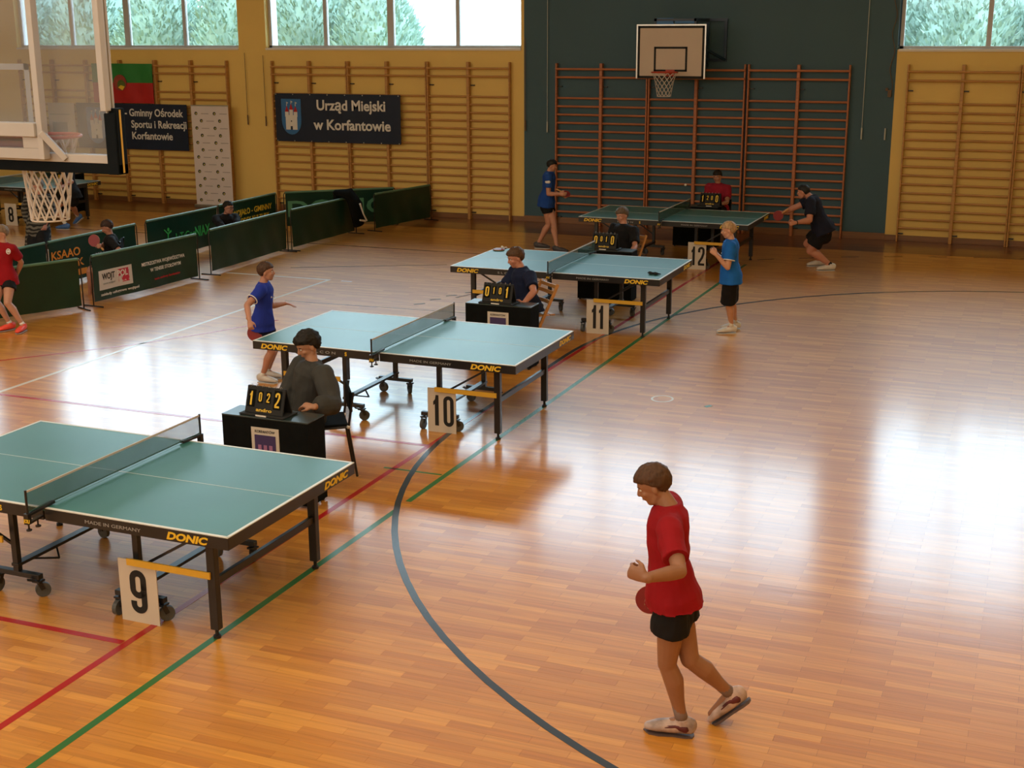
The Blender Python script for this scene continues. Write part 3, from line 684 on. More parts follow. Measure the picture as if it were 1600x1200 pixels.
desc = {9: 'nearest to the camera at lower left', 10: 'second nearest, beside the boy in royal blue', 11: 'with sunglasses and a bat lying on it', 12: 'farthest right, in front of the blue wall', 8: 'at far left behind the glass backboard'}
for n_, x, y, rz in TABS:
    if table0 is None: t = table0 = make_table(); k = net0 = make_net()
    else: t = copy_tree(table0); k = copy_tree(net0)
    t.location = (x, y, 0); t.rotation_euler = (0, 0, rz); k.location = (x, y, H_+.002); k.rotation_euler = (0, 0, rz)
    tag(t, 'green table tennis table, '+desc[n_], 'table', 'table tennis tables')
    tag(k, 'net clamped across the table '+desc[n_], 'net', 'table tennis nets')

# number signs
ONE = [(.34, 0), (.66, 0), (.66, 1), (.42, 1), (.36, .86), (.20, .78), (.20, .66), (.34, .70)]
def rrect(x0, y0, x1, y1, r, a0=0, n=5):
    pts = []
    for cx, cy, q in ((x1-r, y1-r, 0), (x0+r, y1-r, 90), (x0+r, y0+r, 180), (x1-r, y0+r, 270)):
        pts += [(cx+r*math.cos(R(q+90*i/n)), cy+r*math.sin(R(q+90*i/n))) for i in range(n+1)]
    return pts
def glyph(c, w, h, t):
    """centre lines of a condensed numeral: list of (points, closed)"""
    q = t/2; r = min(w*.36, (w-t)*.49)
    if c == '0': return [(rrect(q, q, w-q, h-q, r), True)]
    if c == '8': return [(rrect(q, h*.5, w-q, h-q, r), True), (rrect(q, q, w-q, h*.5, r), True)]
    if c == '9': return [(rrect(q, h*.42, w-q, h-q, r), True), ([(w-q, h*.7), (w-q, q+r)]+[(w-q-r+r*math.cos(R(-18*i)), q+r+r*math.sin(R(-18*i))) for i in range(1, 6)]+[(q+r+r*math.cos(R(270-18*i)), q+r+r*math.sin(R(270-18*i))) for i in range(0, 6)]+[(q, h*.28)], False)]
    if c == '2': return [([(q, h*.70), (q, h-q-r)]+[(q+r+r*math.cos(R(180-18*i)), h-q-r+r*math.sin(R(180-18*i))) for i in range(1, 6)]+[(w-q-r+r*math.cos(R(90-18*i)), h-q-r+r*math.sin(R(90-18*i))) for i in range(0, 6)]+[(w-q, h*.66), (w*.62, h*.42), (q*1.1, h*.17), (q*1.1, q)], False), ([(q*.4, q), (w, q)], False)]
    return []
def digits(s_, h, wd_, gap, o, ax, ay, off, ext):
    """condensed heavy numerals side by side, centred on o"""
    n = len(s_); mb = MB(); o = V(o); ax = V(ax); ay = V(ay); nz_ = ax.cross(ay); W0 = n*wd_+(n-1)*gap; t = wd_*.34
    for i, c in enumerate(s_):
        x = -W0/2+i*(wd_+gap)
        if c == '1': mb.prism([((u-.2)*wd_*1.5*.75, v*h) for u, v in ONE], o+ax*(x+wd_*.12), ax, ay, nz_*ext)
        for pts, closed in glyph(c, wd_, h, t):
            m_ = len(pts); L1 = []
            for k in range(m_):
                a = V(pts[(k-1) % m_] if closed or k > 0 else pts[k]); e = V(pts[(k+1) % m_] if closed or k < m_-1 else pts[k])
                d = (e-a).normalized(); nn = V((-d.y, d.x)); p_ = V(pts[k])
                for s2 in (t/2, -t/2):
                    w_ = p_+nn*s2; L1.append(o+ax*(x+w_.x)+ay*w_.y)
            tot = len(L1); vs = L1+[v+nz_*ext for v in L1]; fs = []
            for k in range(m_ if closed else m_-1):
                a0, a1, c0, c1 = 2*k, 2*k+1, 2*((k+1) % m_), 2*((k+1) % m_)+1
                fs += [(a0+tot, a1+tot, c1+tot, c0+tot), (a0, a0+tot, c0+tot, c0), (a1, c1, c1+tot, a1+tot)]
            mb.add(vs, fs)
    return mb
SG = {9: (-5.09, 6.365, 'nearest'), 10: (-5.018, 10.82, 'second nearest'), 11: (-4.96, 15.31, 'third'), 12: (-4.925, 20.19, 'farthest right-hand'), 8: (-18.56, 20.33, 'far left')}
WORD = {9: 'nine', 10: 'ten', 11: 'eleven', 12: 'twelve', 8: 'eight'}
for n_, (x, y, wh) in SG.items():
    t = empty('number_sign', (x, y, 0), -.014, label='white sheet with black number %s standing against the %s table' % (WORD[n_], wh), cat='sign', group='table number signs')
    MB().b2((-.145, -.003, .0), (.145, .003, .425)).build('sheet', signw, t)
    digits(str(n_), .295, .105 if n_ > 9 else .125, .012 if n_ != 11 else -.012, (.012 if n_ > 9 else 0, -.004, .065), (1, 0, 0), (0, 0, 1), .055, .002).build('number', blackm, t)

# umpire desks with flip scoreboards
def desk(x0, y0, label, logo=True, w=.78, d=.27, h=.71):
    t = empty('umpire_desk', (x0, y0, 0), label=label, cat='desk', group='umpire desks')
    MB().b2((0, 0, h-.012), (w, d, h)).build('desk_top', mat('desk_top_grey', (.02, .035, .035), .3, noise_=((3, 3, 3), .1)), t, bevel=.003)
    MB().b2((.002, .002, .02), (w-.002, .014, h-.012)).b2((.002, .014, .02), (.014, d-.002, h-.012)).b2((w-.014, .014, .02), (w-.002, d-.002, h-.012)).build('black_skirt', blackc, t)
    for a, b in ((.03, .03), (w-.03, .03), (.03, d-.03), (w-.03, d-.03)): MB().b2((a-.012, b-.012, 0), (a+.012, b+.012, h-.012)).build('leg', black, t)
    if logo:
        MB().b2((.27, -.003, h-.36), (.52, .002, h-.08)).build('paper_label', signw, t)
        MB().b2((.30, -.006, h-.34), (.49, -.003, h-.14)).build('label_picture', purple, t)
        MB().text('KORFANTÓW', .022, (.395, -.0045, h-.122), (1, 0, 0), (0, 0, 1), .01, .001, .18, 'CENTER').build('label_lettering', blackm, t)
        c = MB()
        for dx in (-.05, 0, .05): c.b2((.395+dx-.015, -.008, h-.30), (.395+dx+.015, -.006, h-.22))
        c.b2((.325, -.0075, h-.33), (.465, -.006, h-.27)); c.build('label_castle', mat('label_pink', (.35, .15, .30), .6, noise_=((3, 3, 3), .1)), t)
    return t
def scoreboard(x, y, z, digs, label, rz=0, w=.36):
    t = empty('flip_scoreboard', (x, y, z), rz, label=label, cat='scoreboard', group='flip scoreboards')
    h = .215; tilt = R(17); ay = V((0, math.sin(tilt), math.cos(tilt))); ny = V((0, -math.cos(tilt), math.sin(tilt)))
    M = Matrix((V((1, 0, 0)), -ny, ay)).transposed()
    MB().box(V((0, -.045, .012))+ay*h/2, (w, .012, h), M).build('front_panel', blackm, t, bevel=.003)
    ay2 = V((0, -math.sin(tilt), math.cos(tilt))); M2 = Matrix((V((1, 0, 0)), V((0, math.cos(tilt), math.sin(tilt))), ay2)).transposed()
    MB().box(V((0, .085, .012))+ay2*h/2, (w, .012, h), M2).build('back_panel', blackm, t, bevel=.003)
    MB().b2((-w/2-.03, -.085, 0), (w/2+.03, .12, .012)).build('base_tray', blackm, t, bevel=.003)
    o = V((0, -.0455, .012))+ny*.0068
    xs = (-.128, -.045, .03, .118); hs_ = (.11, .075, .075, .12)
    for i, c in enumerate(digs):
        hh = hs_[i]; big = i in (0, 3); base = ay*(.062 if big else .095)
        cw = .046 if big else .03
        MB().b2((0, 0, 0), (.001, .001, .001)) if False else None
        MB().box(o+V((xs[i], 0, 0))+base+ay*hh/2, (cw*1.55, .002, hh*1.25), M).build('number_card', blackc, t)
        digits(c, hh, cw, 0, o+V((xs[i], 0, 0))+base+ny*.0015, (1, 0, 0), ay, .045, .001).build('digit', yel, t)
    MB().text('andro', .026, o+ay*.018, (1, 0, 0), ay, .02, .001, .15, 'CENTER').build('maker_lettering', yel, t)
    for i in range(6): MB().tor(V((-.14+i*.056, .01, .222)), .012, .0015, ax=(0, 1, 0), ay=(0, 0, 1), n=12, seg=5).build('binder_ring', chrome, t)
    MB().box(V((0, -.086, .008)), (.10, .004, .012)).build('clip', whitepr, t)
DK = [(-5.90, 8.56, 'black skirted umpire desk with castle logo, closest to the camera', '1022', '9', 'flip scoreboard reading one zero two two in front of the boy in grey'),
      (-5.86, 13.30, 'black skirted umpire desk of the umpire in navy behind the second table', '0101', '10', 'flip scoreboard with a shiny top, in front of the umpire in navy'),
      (-5.90, 17.28, 'black skirted umpire desk of the umpire in black, seen beneath the third table', '0010', '11', 'flip scoreboard in front of the umpire in the black T-shirt'),
      (-5.88, 22.30, 'black skirted umpire desk by the blue wall under the basketball hoop', '1200', '12', 'flip scoreboard in front of the umpire in maroon by the blue wall')]
for x, y, l, dg, n_, l2 in DK:
    desk(x, y, l)
    scoreboard(x+(.36 if n_ != '12' else .62), y+.10, .712, dg, l2, R(-4))
t8 = desk(-19.35, 22.30, 'taller black skirted desk with a yellow label behind the far left table', False, h=.80)
MB().b2((.35, -.02, .70), (.60, .0, .77)).build('yellow_label', yelbar, t8)

# ================================================================== BARRIERS
def wav(u, v, s_): return .010*math.sin(u*5+s_)*math.sin(v*4+s_*2)+.006*math.sin(u*13+v*6+s_*3)*(1-v/.7)+.012*math.sin(u*2.2+v*3+s_)*(1-v/.7)
def barrier(p, q, label, texts=(), seed=0, h=.70, front=-1, plain=None):
    p = V((p[0], p[1], 0)); q = V((q[0], q[1], 0)); d = q-p; l = d.length; ang = math.atan2(d.y, d.x)
    t = empty('court_barrier', p, ang, label=label, cat='barrier', group='green court barriers')
    # local: x along, y normal ( -y is the side seen when texts given )
    g = .03
    fr = MB(); rr = .009; pts = [(g, 0, .015), (g, 0, h-.05), (g+.015, 0, h-.015), (g+.05, 0, h), (l-g-.05, 0, h), (l-g-.015, 0, h-.015), (l-g, 0, h-.05), (l-g, 0, .015)]
    fr.sweep(pts, [rr]*8, seg=8); fr.cyl((g, 0, .30), (g+.001, 0, .301), rr); fr.build('tube_frame', black, t, smooth=True)
    for x in (g, l-g): MB().sweep([(x, -.17, .012), (x, .17, .012)], [.010]*2, seg=8).build('foot_bar', black, t)
    nx, nz = 40, 12; x0, x1 = g+.03, l-g-.03; z0 = .06
    vs = []; 
    for j in range(nz+1):
        v = z0+(h-z0-.012)*j/nz
        for i in range(nx+1):
            u = x0+(x1-x0)*i/nx; vs.append((u, wav(u, v, seed)*min(1, (h-v)*6), v))
    k = len(vs); vs += [(a, b+.004, c) for a, b, c in vs]
    fs = [(j*(nx+1)+i, j*(nx+1)+i+1, (j+1)*(nx+1)+i+1, (j+1)*(nx+1)+i) for j in range(nz) for i in range(nx)]
    fs += [tuple(a+k for a in f_[::-1]) for f_ in fs]
    MB().add(vs, fs).build('vinyl_sheet', greenb, t, smooth=True)
    MB().sweep([(x0, 0, h-.006), (x1, 0, h-.006)], [(.016, .020)]*2, side=(0, 1, 0), seg=10).build('top_sleeve', greenhem, t)
    for tx, m_, x, z, hh, w, al in texts:
        fn = lambda P_: V((P_.x, P_.y+wav(P_.x, P_.z, seed)*min(1, (h-P_.z)*6), P_.z))
        if tx == '#box':
            mb = MB(); n_ = 10
            vv = [fn(V((x+w*i/n_, -.0035, z+hh*j/4))) for j in range(5) for i in range(n_+1)]
            mb.add(vv, [(j*(n_+1)+i, j*(n_+1)+i+1, (j+1)*(n_+1)+i+1, (j+1)*(n_+1)+i) for j in range(4) for i in range(n_)]); mb.build('printed_panel', m_, t)
        elif tx == '#man':
            mb = MB()
            for a_, b_ in (((0, 0), (.05, .12)), ((.08, .0), (.06, .12)), ((.05, .12), (.06, .22)), ((.055, .20), (-.04, .28)), ((.055, .2), (.14, .24))):
                mb.bar(fn(V((x+a_[0], -.006, z+a_[1]))), fn(V((x+b_[0], -.006, z+b_[1]))), .004, .03, upv=(0, 0, 1)) if abs(a_[1]-b_[1]) < .05 else mb.add([fn(V((x+a_[0]-.015, -.006, z+a_[1]))), fn(V((x+a_[0]+.015, -.006, z+a_[1]))), fn(V((x+b_[0]+.015, -.006, z+b_[1]))), fn(V((x+b_[0]-.015, -.006, z+b_[1])))], [(0, 1, 2, 3)])
            c_ = fn(V((x+.065, -.006, z+.27))); mb.add([c_+V((.03*math.cos(2*PI*i/10), 0, .03*math.sin(2*PI*i/10))) for i in range(10)], [tuple(range(10))]); mb.build('printed_figure', m_, t)
        else:
            MB().text(tx, hh, (x, -.0065, z), (1, 0, 0), (0, 0, 1), .02, .001, w, al, fn=fn).build('printed_lettering', m_, t)
barrier((-12.80, 12.2), (-11.91, 14.28), 'green vinyl court barrier at left, behind the boy in red', seed=1)
pm = mat('wojt_white', (.60, .56, .55), .5, noise_=((3, 3, 3), .03)); pr = mat('wojt_red', (.50, .02, .06), .5, noise_=((3, 3, 3), .05))
barrier((-11.92, 14.42), (-11.74, 16.72), 'green court barrier with white WOJTPOL logo panel', [
    ('#box', pm, .16, .20, .27, .66, 0), ('WOJT', blackm, .22, .34, .085, .26, 'LEFT'), ('#box', pr, .52, .25, .19, .24, 0), ('POL', whitepr, .53, .34, .085, .20, 'LEFT'), ('www.wojtpol', greypr, .23, .27, .03, .25, 'LEFT'),
    ('MISTRZOSTWA WOJEWÓDZTWA', whitepr, 1.02, .40, .05, .95, 'LEFT'), ('W TENISIE STOŁOWYM', whitepr, 1.18, .30, .05, .70, 'LEFT'), ('tenis stołowy korfantów', redp, 1.25, .17, .035, .60, 'LEFT'), ('zakłady usługowe wojtpol', whitepr, .18, .12, .035, .75, 'LEFT')], seed=2)
barrier((-11.80, 17.05), (-11.84, 19.46), 'plain dark green court barrier right of the gap, in front of the man with glasses', seed=3)
barrier((-11.84, 19.52), (-11.74, 21.72), 'plain dark green court barrier with a black jacket hung over its far end', seed=4)
barrier((-11.55, 22.02), (-11.20, 23.85), 'plain dark green court barrier closest to the wall bars', seed=5)
barrier((-13.35, 13.0), (-13.31, 15.25), 'green court barrier of the back row at far left', seed=6)
barrier((-13.31, 15.20), (-13.28, 17.30), 'green court barrier with orange and pale lettering, behind the kid with the bat', [
    ('ANDRO', orangep, .12, .42, .14, .62, 'LEFT'), ('ZAKŁADY', orangep, .08, .28, .10, .70, 'LEFT'), ('#box', orangep, .05, .10, .10, .75, 0), ('— STOŁOWY —', greypr, 1.0, .45, .05, .60, 'LEFT'), ('KLUB SPORTOWY', greypr, 1.0, .33, .05, .60, 'LEFT')], seed=7) if False else barrier((-13.31, 15.20), (-13.28, 17.30), 'green court barrier with orange and pale lettering, behind the kid with the bat', [
    ('KSAAO', orangep, .10, .42, .12, .62, 'LEFT'), ('NAJLAK', orangep, .06, .26, .11, .72, 'LEFT'), ('#box', orangep, .04, .12, .09, .80, 0), ('TENIS STOŁOWY', greypr, 1.05, .46, .05, .55, 'LEFT'), ('KLUB', greypr, 1.05, .34, .05, .40, 'LEFT')], seed=7)
barrier((-13.31, 17.50), (-13.27, 19.55), 'green court barrier with bright green figure logo, left of the man with glasses', [('#man', limep, .55, .22, .3, 0, 0), ('L·T·Cool', limep, .80, .30, .10, .55, 'LEFT'), ('NIAX', limep, 1.32, .27, .17, .45, 'LEFT')], seed=8)
barrier((-13.34, 19.60), (-13.36, 21.62), 'green court barrier with yellow lettering, right of the man with glasses', [('WOJAŁO - GMINNY', yel, .45, .44, .10, 1.35, 'LEFT'), ('OŚRODEK KULTURY', yel, .45, .28, .10, 1.25, 'LEFT')], seed=9)
barrier((-13.30, 21.70), (-11.62, 23.15), 'long green court barrier with large pale DONIC letters at the back', [('DONIC', mat('pale_green_print', (.08, .26, .15), .5, noise_=((3, 3, 3), .05)), .10, .24, .29, 1.9, 'LEFT')], seed=10)
# jacket on barrier
jk = MB(); rnd = random.Random(4)
jk.sweep([(-11.90, 21.25, .80), (-11.68, 21.35, .78), (-11.60, 21.45, .55), (-11.58, 21.5, .2)], [(.10, .05), (.16, .07), (.17, .06), (.14, .04)], side=(.3, 1, 0), seg=14, cap='round')
jk.sweep([(-11.86, 21.3, .78), (-11.9, 21.35, .5), (-11.9, 21.4, .3)], [(.14, .06), (.15, .05), (.1, .03)], side=(.2, 1, 0), seg=12, cap='round')
jk = jk.build('hanging_jacket', blackc, smooth=True, label='black jacket with white trim hung over the end of the green barrier', cat='jacket')
MB().sweep([(-11.50, 21.42, .60), (-11.49, 21.52, .40), (-11.50, 21.66, .26)], [.018, .014, .016], seg=6).sweep([(-11.50, 21.40, .30), (-11.50, 21.6, .26)], [.014, .02], seg=6).build('white_trim', whitepr, jk)
# low wooden bench leaning / slats in the gap
bt = empty('low_bench', (-12.45, 16.85, 0), R(88), label='low pale bench with thin dark legs in the gap between the green barriers', cat='bench')
for x in (-.42, .42):
    for y in (-.13, .13): MB().cyl((x, y, 0), (x, y, .36), .010, 8).build('leg', black, bt)
MB().b2((-.46, -.15, .36), (.46, .15, .385)).build('seat', signw, bt, bevel=.004); MB().b2((-.42, -.14, .14), (.42, -.12, .165)).build('stretcher', signw, bt)

# chairs
def wood_chair(x, y, rz, label):
    t = empty('wooden_folding_chair', (x, y, 0), rz, label=label, cat='chair')   # faces local -y
    for s_ in (-1, 1):
        MB().bar((s_*.20, -.20, 0), (s_*.20, .20, .80), .02, .035).build('leg', woodc, t, bevel=.003)
        MB().bar((s_*.175, .20, 0), (s_*.175, -.16, .44), .02, .035).build('leg', woodc, t, bevel=.003)
    for i in range(5): MB().b2((-.19, -.19+i*.075, .44), (.19, -.13+i*.075, .455)).build('seat_slat', woodc, t, bevel=.002)
    for z in (.60, .70, .77): MB().b2((-.19, .10+(z-.6)*.5-.008, z-.022), (.19, .10+(z-.6)*.5+.008, z+.022)).build('back_slat', woodc, t, bevel=.002)
    MB().b2((-.175, .05, .15), (.175, .07, .18)).build('stretcher', woodc, t)
wood_chair(-5.38, 14.22, R(-42), 'light wooden folding chair under the umpire in navy')
wood_chair(-5.46, 18.14, R(-25), 'light wooden folding chair under the umpire in black')
def dark_chair(x, y, rz, label):
    t = empty('dark_chair', (x, y, 0), rz, label=label, cat='chair')
    for s_ in (-1, 1):
        MB().sweep([(s_*.2, -.22, 0), (s_*.2, -.16, .43), (s_*.2, .18, .44)], [.011]*3, seg=8).build('leg', black, t)
        MB().sweep([(s_*.2, .26, 0), (s_*.2, .20, .43), (s_*.2, .25, .74)], [.011]*3, seg=8).build('leg', black, t)
        MB().ell((s_*.2, .20, .44), (.018, .018, .018), nu=8, nv=6).build('plastic_cap', whitepr, t)
    MB().b2((-.2, -.2, .435), (.2, .2, .465)).build('seat', blackc, t, bevel=.01); MB().b2((-.2, .215, .56), (.2, .24, .74)).build('backrest', blackc, t, bevel=.01)
dark_chair(-5.49, 9.43, R(-56), 'dark metal chair under the umpire in the grey sweatshirt')
dark_chair(-5.27, 22.95, 0, 'dark chair under the umpire in red by the blue wall')
dark_chair(-12.5, 15.5, R(-60), 'dark chair under the kid in black with the bat between the barriers')
# ================================================================== PEOPLE
skin_mats = {}
def skinm(c):
    return mat('skin_%d%d%d' % tuple(int(x*99) for x in c), c, .5, noise_=((14, 14, 14), .06))
def fabric(name, c, rough=.85): return mat(name, c, rough, noise_=((7, 7, 7), .10), bump=(60, .08), spec=.25)
def remeshed(mb, name, m, parent, org, voxel=.007, smooth=4, fn=None, **k):
    me = bpy.data.meshes.new(name); me.from_pydata(mb.v, [], mb.f); o = bpy.data.objects.new('tmpo', me)
    bmm = bmesh.new(); bmm.from_mesh(me); bmesh.ops.recalc_face_normals(bmm, faces=bmm.faces); bmm.to_mesh(me); bmm.free()
    r = o.modifiers.new('r', 'REMESH'); r.mode = 'VOXEL'; r.voxel_size = voxel; r.use_smooth_shade = True
    if smooth:
        s_ = o.modifiers.new('s', 'SMOOTH'); s_.factor = .5; s_.iterations = smooth
    me2 = evaluated(o); bpy.data.objects.remove(o)
    me2.name = name; me2.materials.clear(); me2.materials.append(m)
    if fn:
        n_ = len(me2.vertices); cs = [0.0]*(3*n_); ns = [0.0]*(3*n_)
        me2.vertices.foreach_get('co', cs); me2.vertex_normals.foreach_get('vector', ns); out = []
        for i in range(n_): out.extend(fn(V(cs[3*i:3*i+3]), V(ns[3*i:3*i+3])))
        me2.vertices.foreach_set('co', out)
    me2.transform(Matrix.Translation(-org)); me2.update()
    ob = bpy.data.objects.new(name, me2); COL.objects.link(ob); ob.parent = parent; tag(ob, **k)
    return ob
def wd(az, el=0):
    az = R(az); el = R(el); return V((math.cos(az)*math.cos(el), math.sin(az)*math.cos(el), math.sin(el)))
def limb(parent, spec, ln, Yb, f, r):
    """spec: ('p',px,py,'n'|'f') pixel of the joint, near/far root; ('v',forward,right,up) direction; ('z',px,py,z)"""
    if spec[0] == 'v': return parent+(f*spec[1]+r*spec[2]+V((0, 0, 1))*spec[3]).normalized()*ln
    if spec[0] == 'z': return atz(spec[1], spec[2], spec[3])
    if spec[0] == 'w': return V(spec[1])
    if spec[0] == 'i': return None
    d = ray(spec[1], spec[2]).normalized(); oc = CO-parent; b = oc.dot(d); c = oc.dot(oc)-ln*ln; D = b*b-c
    if D <= 0:
        q = CO-d*b; return parent+(q-parent).normalized()*ln
    return CO+d*(-b-math.sqrt(D)) if spec[3] == 'n' else CO+d*(-b+math.sqrt(D))
def hand(mb, w, d, n, s, curl=.5, thumb_side=1, spread=.12):
    """w wrist, d pointing direction, n palm normal (fingers curl towards n), s hand length"""
    d = d.normalized(); n = (n-d*n.dot(d)).normalized(); x = d.cross(n)*thumb_side   # x towards the thumb
    pl = s*.50
    mb.sweep([w-d*s*.08, w+d*pl*.35, w+d*pl*.8, w+d*pl], [(s*.15, s*.11), (s*.20, s*.095), (s*.225, s*.085), (s*.21, s*.075)], side=x, seg=12, cap='round')
    for i, (off, l) in enumerate(((.165, .44), (.055, .49), (-.055, .45), (-.16, .36))):
        p = w+d*pl*.93+x*off*s; dd = (d+x*off*spread*3).normalized(); L3 = [l*.46, l*.30, l*.24]; a = 0; pts = [p-dd*s*.1, p]
        for q in L3:
            a += curl*(1.0+.1*i); e = dd*math.cos(a)+n*math.sin(a); p = p+e*q*s; pts.append(p)
        mb.sweep(pts, [s*.056, s*.056, s*.050, s*.046, s*.038], seg=8, cap='round')
    t0 = w+d*pl*.25+x*s*.14; t1 = t0+(d*.55+x*.75+n*.25).normalized()*s*.20; t2 = t1+(d*.9+x*.15+n*(.2+curl*.4)).normalized()*s*.17; t3 = t2+(d*.9-x*.15+n*(.2+curl*.6)).normalized()*s*.12
    mb.sweep([t0, t1, t2, t3], [s*.085, s*.066, s*.054, s*.042], seg=8, cap='round')
def hair_mesh(c, f, r_, u, hh, style, rnd_seed=0):
    """closed cap of hair; style dict: front (height of the hairline on the brow), vol, back, side, fringe"""
    nu, nv = 64, 40; vs = []; S = style
    for j in range(nv+1):
        t = PI*j/nv
        for i in range(nu):
            p = 2*PI*i/nu; dx = math.sin(t)*math.cos(p); dy = math.sin(t)*math.sin(p); dz = math.cos(t)  # dx side, dy front
            ks = [(1.0, S.get('front', .12)), (.45, S.get('front', .12)-.04), (.12, -.12), (-.08, -.30), (-.35, -.85), (-1.0, -S.get('back', .92))]
            fr = max(0, dy); lim = ks[-1][1]
            for q0, q1 in zip(ks, ks[1:]):
                if dy >= q1[0]: lim = q1[1]+(q0[1]-q1[1])*(dy-q1[0])/(q0[0]-q1[0]); break
            lim += .10*noise.noise(V((dx*4, dy*4, rnd_seed)))+.07*noise.noise(V((dx*11, dy*9, rnd_seed)))
            w = min(1, max(0, (dz-lim)/.12)); w = w*w*(3-2*w)
            q = V((dx*3, dy*3, dz*3))
            nz_ = noise.noise(V((dx*14+dz*3, dy*14, dz*3+rnd_seed)))*.06+noise.noise(q*1.2+V((rnd_seed, 0, 0)))*.05
            vol = S.get('vol', .06)*(.45+.9*max(0, dz)); fb_ = S.get('fringe', 0)*fr*max(0, 1-abs(dz-.45)*2)
            k = .80+w*(.20+vol+nz_*S.get('mess', 1)+fb_)
            vs.append(c+r_*(dx*.355*hh*k)+f*((dy*.425*k-.03)*hh)+u*((dz*.385*k+.13)*hh))
    fs = [(j*nu+i, j*nu+(i+1) % nu, (j+1)*nu+(i+1) % nu, (j+1)*nu+i) for j in range(nv) for i in range(nu)]
    mb = MB(); mb.add(vs, fs); return mb
def person(label, H, Yb, face, hip, neck, head, hdir, aL, aR, lL, lR, top, bottom, shoe, skin=(.52, .27, .16), hair=(.03, .018, .012), hstyle={}, voxel=.0075,
           neck_dy=0, twist=0, sleeve=.62, shorts=.62, hl=.135, hemlen=.03, girth=1.0, cL=.6, cR=.6, shoes=True, base=None, socks=None, footL=None, footR=None, hip_y=0, palmL=None, palmR=None,
           loose=1.0, sole=(.5, .5, .5), shirt_name='shirt', bot_name='shorts', group=None, sh_w=.112, trim=None):
    f = wd(face); r = f.cross(V((0, 0, 1))); Z = V((0, 0, 1)); g = girth
    hipC = at(hip[0], hip[1], Yb+hip_y) if len(hip) == 2 else V(hip)
    N = at(neck[0], neck[1], Yb+neck_dy); Hd = limb(N, ('p', head[0], head[1], head[2] if len(head) > 2 else 'n'), hl*H*.62, Yb, f, r)
    if lL[1][0] == 'z' or lR[1][0] == 'z': hipC = N+(hipC-N).normalized()*.305*H
    sp = (N-hipC).normalized(); f2 = wd(face+twist); r2_ = f2.cross(Z)
    hw = .052*H*g; sw = sh_w*H
    SH = {s_: N-sp*.035*H+r2_*s_*sw for s_ in (-1, 1)}; HP = {s_: hipC+r*s_*hw-Z*.01*H for s_ in (-1, 1)}
    EL, WR, KN, AN = {}, {}, {}, {}
    for s_, A, Lg in ((-1, aL, lL), (1, aR, lR)):
        EL[s_] = limb(SH[s_], A[0], .175*H, Yb, f, r); WR[s_] = limb(EL[s_], A[1], .145*H, Yb, f, r)
        if Lg[1][0] == 'z':
            A_ = atz(Lg[1][1], Lg[1][2], Lg[1][3]); AN[s_] = A_; d_ = A_-HP[s_]; D_ = d_.length; l_ = max(.235*H, D_/2*1.004)
            bd = (f-d_.normalized()*f.dot(d_.normalized())).normalized(); KN[s_] = HP[s_]+d_*.5+bd*math.sqrt(max(0, l_*l_-D_*D_/4))
        else:
            KN[s_] = limb(HP[s_], Lg[0], .235*H, Yb, f, r); AN[s_] = limb(KN[s_], Lg[1], .235*H, Yb, f, r)
    zmin = min(AN[-1].z, AN[1].z)
    if base is None: base = V((hipC.x, hipC.y, 0))
    t = empty('person', base, label=label, cat='person', group=group); t.location = base; org = V(base)
    # ---- body
    b = MB()
    tor = [(-.045, .088, .062), (.02, .092, .066), (.12, .086, .060), (.22, .080, .054), (.34, .088, .060), (.46, .096, .062), (.53, .085, .052), (.565, .055, .040)]
    Ls = (N-hipC).length; trings = []
    for q, a, e in tor:
        k = q/.56; ctr = hipC+sp*(k*Ls)+f*(.012*H*math.sin(min(1, max(0, k))*PI)); mix = min(1, max(0, k)); sd = (r*(1-mix)+r2_*mix).normalized()
        trings.append((ctr, a*H*g, e*H*g, sd))
    def torso(mb, infl, i0=0, ext=None, flare=0, cap='flat'):
        pts = [x[0] for x in trings[i0:]]; ex = [.027*H*g, .022*H*g, .012*H*g, .004*H*g, 0, 0, 0, 0] if infl else [0]*8
        rr = [(x[1]*.92+infl+ex[i], x[2]+infl+ex[i]*.8) for i, x in enumerate(trings[i0:])]
        if ext: pts = [pts[0]-sp*ext*.99]+pts; rr = [(rr[0][0]+flare, rr[0][1]+flare)]+rr
        mb.sweep(pts, rr, side=r2_ if abs(twist) > 1 else r, seg=20, cap=cap)
    torso(b, 0)
    b.sweep([N-sp*.05*H, N+sp*.0, Hd-(Hd-N)*.25], [.040*H, .031*H, .030*H], seg=12, cap='round')
    for s_ in (-1, 1):
        b.sweep([N-sp*.03*H-r2_*s_*.0, SH[s_]], [.036*H, .036*H*g], seg=10, cap='round')
        b.sweep([SH[s_], SH[s_].lerp(EL[s_], .4), EL[s_]], [.034*H*g, .030*H*g, .0235*H*g], seg=12, cap='round')
        b.sweep([EL[s_], EL[s_].lerp(WR[s_], .3), WR[s_]], [.0235*H*g, .0245*H*g, .0155*H], seg=12, cap='round')
        b.sweep([HP[s_]+Z*.0, HP[s_].lerp(KN[s_], .45), KN[s_]], [.055*H*g, .046*H*g, .033*H*g], seg=14, cap='round')
        ff = (f*-1)
        kn = KN[s_]; an = AN[s_]; d_ = (an-kn).normalized(); bk = (ff-d_*ff.dot(d_)).normalized()
        b.sweep([kn, kn.lerp(an, .3)+bk*.008*H, kn.lerp(an, .65)+bk*.002*H, an], [.031*H*g, .035*H*g, .025*H*g, .0185*H], seg=12, cap='round')
        fd = {-1: footL, 1: footR}[s_]; fd = wd(*fd) if fd else f
        b.sweep([an-Z*0, an+fd*.05*H-Z*.022*H, an+fd*.085*H-Z*.028*H], [.022*H, .020*H, .014*H], seg=10, cap='round')
        dd = (WR[s_]-EL[s_]).normalized(); pm_ = {-1: palmL, 1: palmR}[s_]
